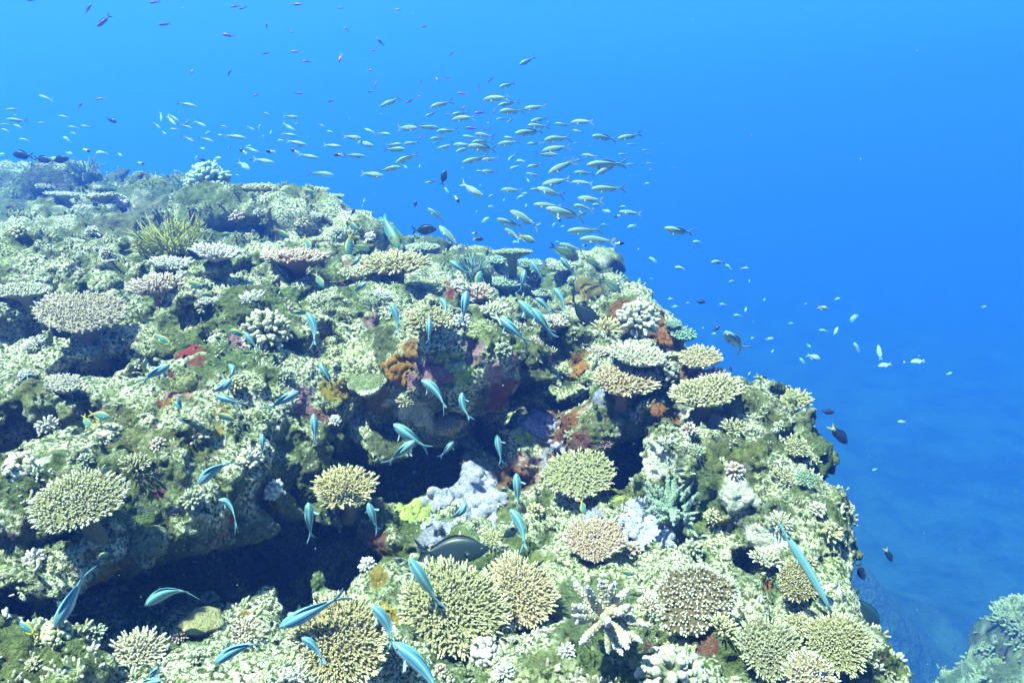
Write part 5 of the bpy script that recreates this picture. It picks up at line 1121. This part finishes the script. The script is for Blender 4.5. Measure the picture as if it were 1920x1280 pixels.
for f in BLUE:
    mx_, my_ = (f[0]+f[2])/2, (f[1]+f[3])/2; dm = depth_at(mx_, my_, 55, 3)
    L_ = math.hypot(f[0]-f[2], f[1]-f[3]); d = dm-(.12 if dm > 2.4 else .20)
    d = max(min(d, dm-.06), .8); 
    cx_, cy_ = (f[0]+f[2])/2, (f[1]+f[3])/2; f = tuple([cx_+(f[0]-cx_)*1.12, cy_+(f[1]-cy_)*1.12, cx_+(f[2]-cx_)*1.12, cy_+(f[3]-cy_)*1.12])+tuple(f[4:])
    steep = abs(f[1]-f[3]) > 1.4*abs(f[0]-f[2]); side = 'left' if f[0] < f[2] else 'right'
    ds = ('long' if L_ > 75 else 'small' if L_ < 36 else '')+(' curled' if f[5] > .45 else '')+' blue striped fish '+(('head up' if f[1] < f[3] else 'head down') if steep else 'facing '+side)
    fish('blue', *f[:4], d, view=min(f[4], 58), bend=f[5], dz=rf.uniform(-.02, .02), label=unique(ds.strip(), mx_, my_), group='blue striped fish over the reef', fat=1.3 if L_ > 75 else 1.65, big=True)
YT = [(277,600,28,10),(310,638,30,150),(447,624,34,165),(271,685,28,80),(330,757,26,-40),(187,778,40,-10),(162,790,28,-65),(420,780,42,-20),(565,586,30,180),(797,582,28,200),(599,526,34,-60),(577,455,30,-60),(655,458,44,-92),(530,437,32,-35),(662,422,26,-45),(577,358,24,-15),
 (750,487,46,0),(364,532,34,-20),(390,552,26,180),(52,1178,40,140),(1175,1073,30,-15),(1420,1170,42,-30),(1093,950,30,-75),(897,525,36,75),(420,440,24,10),(190,1040,18,30),(275,415,14,0),(66,443,14,90),(110,446,16,0),(470,300,10,0),(195,882,24,80),(600,525,20,-70),(988,447,34,-25)]
for px, py, L_, a in YT:
    dm = depth_at(px, py, 8, 3.6)
    spot('yteal', px, py, L_, a, min(dm-.10, 4.2), unique(('small ' if L_ < 29 else '')+'teal fish with yellow back', px, py), 'teal and yellow damselfish', view=rf.uniform(10, 45), big=L_ > 22)
for px, py, L_, a in ((676,464,38,-15),(1055,470,48,-22),(1145,534,44,-38),(1108,490,34,-25)):
    dm = depth_at(px, py, 8, 4.0); spot('olive', px, py, L_, a, min(dm-.1, 4.2), unique('olive damselfish with black tail streamers', px, py), 'olive damselfish', view=15, big=True, fat=.85)
log('fish')

# drifting specks
rp = np.random.default_rng(9); ns = 420; dd_ = rp.uniform(.9, 6, ns)**1.0; px_ = rp.uniform(-60, 1980, ns); py_ = rp.uniform(-40, 1320, ns)
SP = np.array([tuple(at(a, b, c)) for a, b, c in zip(px_, py_, dd_)]); keepm = []
for p_, c_ in zip(SP, dd_):
    h0 = BVH.ray_cast(Vector((0, 0, 0)), Vector(p_).normalized()); keepm.append(not h0[0] or h0[3] > Vector(p_).length+.05)
SP = SP[np.array(keepm)]; ns = len(SP); s_ = rp.uniform(.0007, .0018, ns)
oc = np.array([(1,0,0),(-1,0,0),(0,1,0),(0,-1,0),(0,0,1),(0,0,-1)], float); fq_ = np.array([(0,2,4,4),(2,1,4,4),(1,3,4,4),(3,0,4,4),(2,0,5,5),(1,2,5,5),(3,1,5,5),(0,3,5,5)])
vv_ = (SP[:, None]+oc[None]*s_[:, None, None]*rp.uniform(.5, 1.4, (ns, 6, 1))).reshape(-1, 3); tq = fq_[:, :3]; ff_ = (tq[None]+(np.arange(ns)*6)[:, None, None]).reshape(-1, 3)
tag(mk('marine_snow', (vv_, ff_, np.full(vv_.shape, .7)), M_CORAL), kind='stuff', label='tiny pale specks drifting in the water', cat='particles')
# ------------------------------------------------------------------ the water itself
bm_ = bpy.data.meshes.new('haze'); x0, x1, y0, y1, z0, z1 = -112, 112, -16, 160, -20, 2.6
bm_.from_pydata([(x0,y0,z0),(x1,y0,z0),(x1,y1,z0),(x0,y1,z0),(x0,y0,z1),(x1,y0,z1),(x1,y1,z1),(x0,y1,z1)], [], [(0,3,2,1),(4,5,6,7),(0,1,5,4),(1,2,6,5),(2,3,7,6),(3,0,4,7)])
hm = bpy.data.materials.new('water_haze'); hm.use_nodes = True; hn = hm.node_tree; hn.nodes.clear()
ho = hn.nodes.new('ShaderNodeOutputMaterial'); hv = hn.nodes.new('ShaderNodeVolumePrincipled')
hv.inputs['Color'].default_value = (*HAZE_COL, 1); hv.inputs['Density'].default_value = HAZE_D; hv.inputs['Anisotropy'].default_value = .52
hv.inputs['Absorption Color'].default_value = (*HAZE_ABS, 1)
hn.links.new(hv.outputs[0], ho.inputs['Volume']); bm_.materials.append(hm)
ho_ = bpy.data.objects.new('haze', bm_); C.objects.link(ho_); tag(ho_, kind='stuff')
log('done', len(bpy.data.objects))
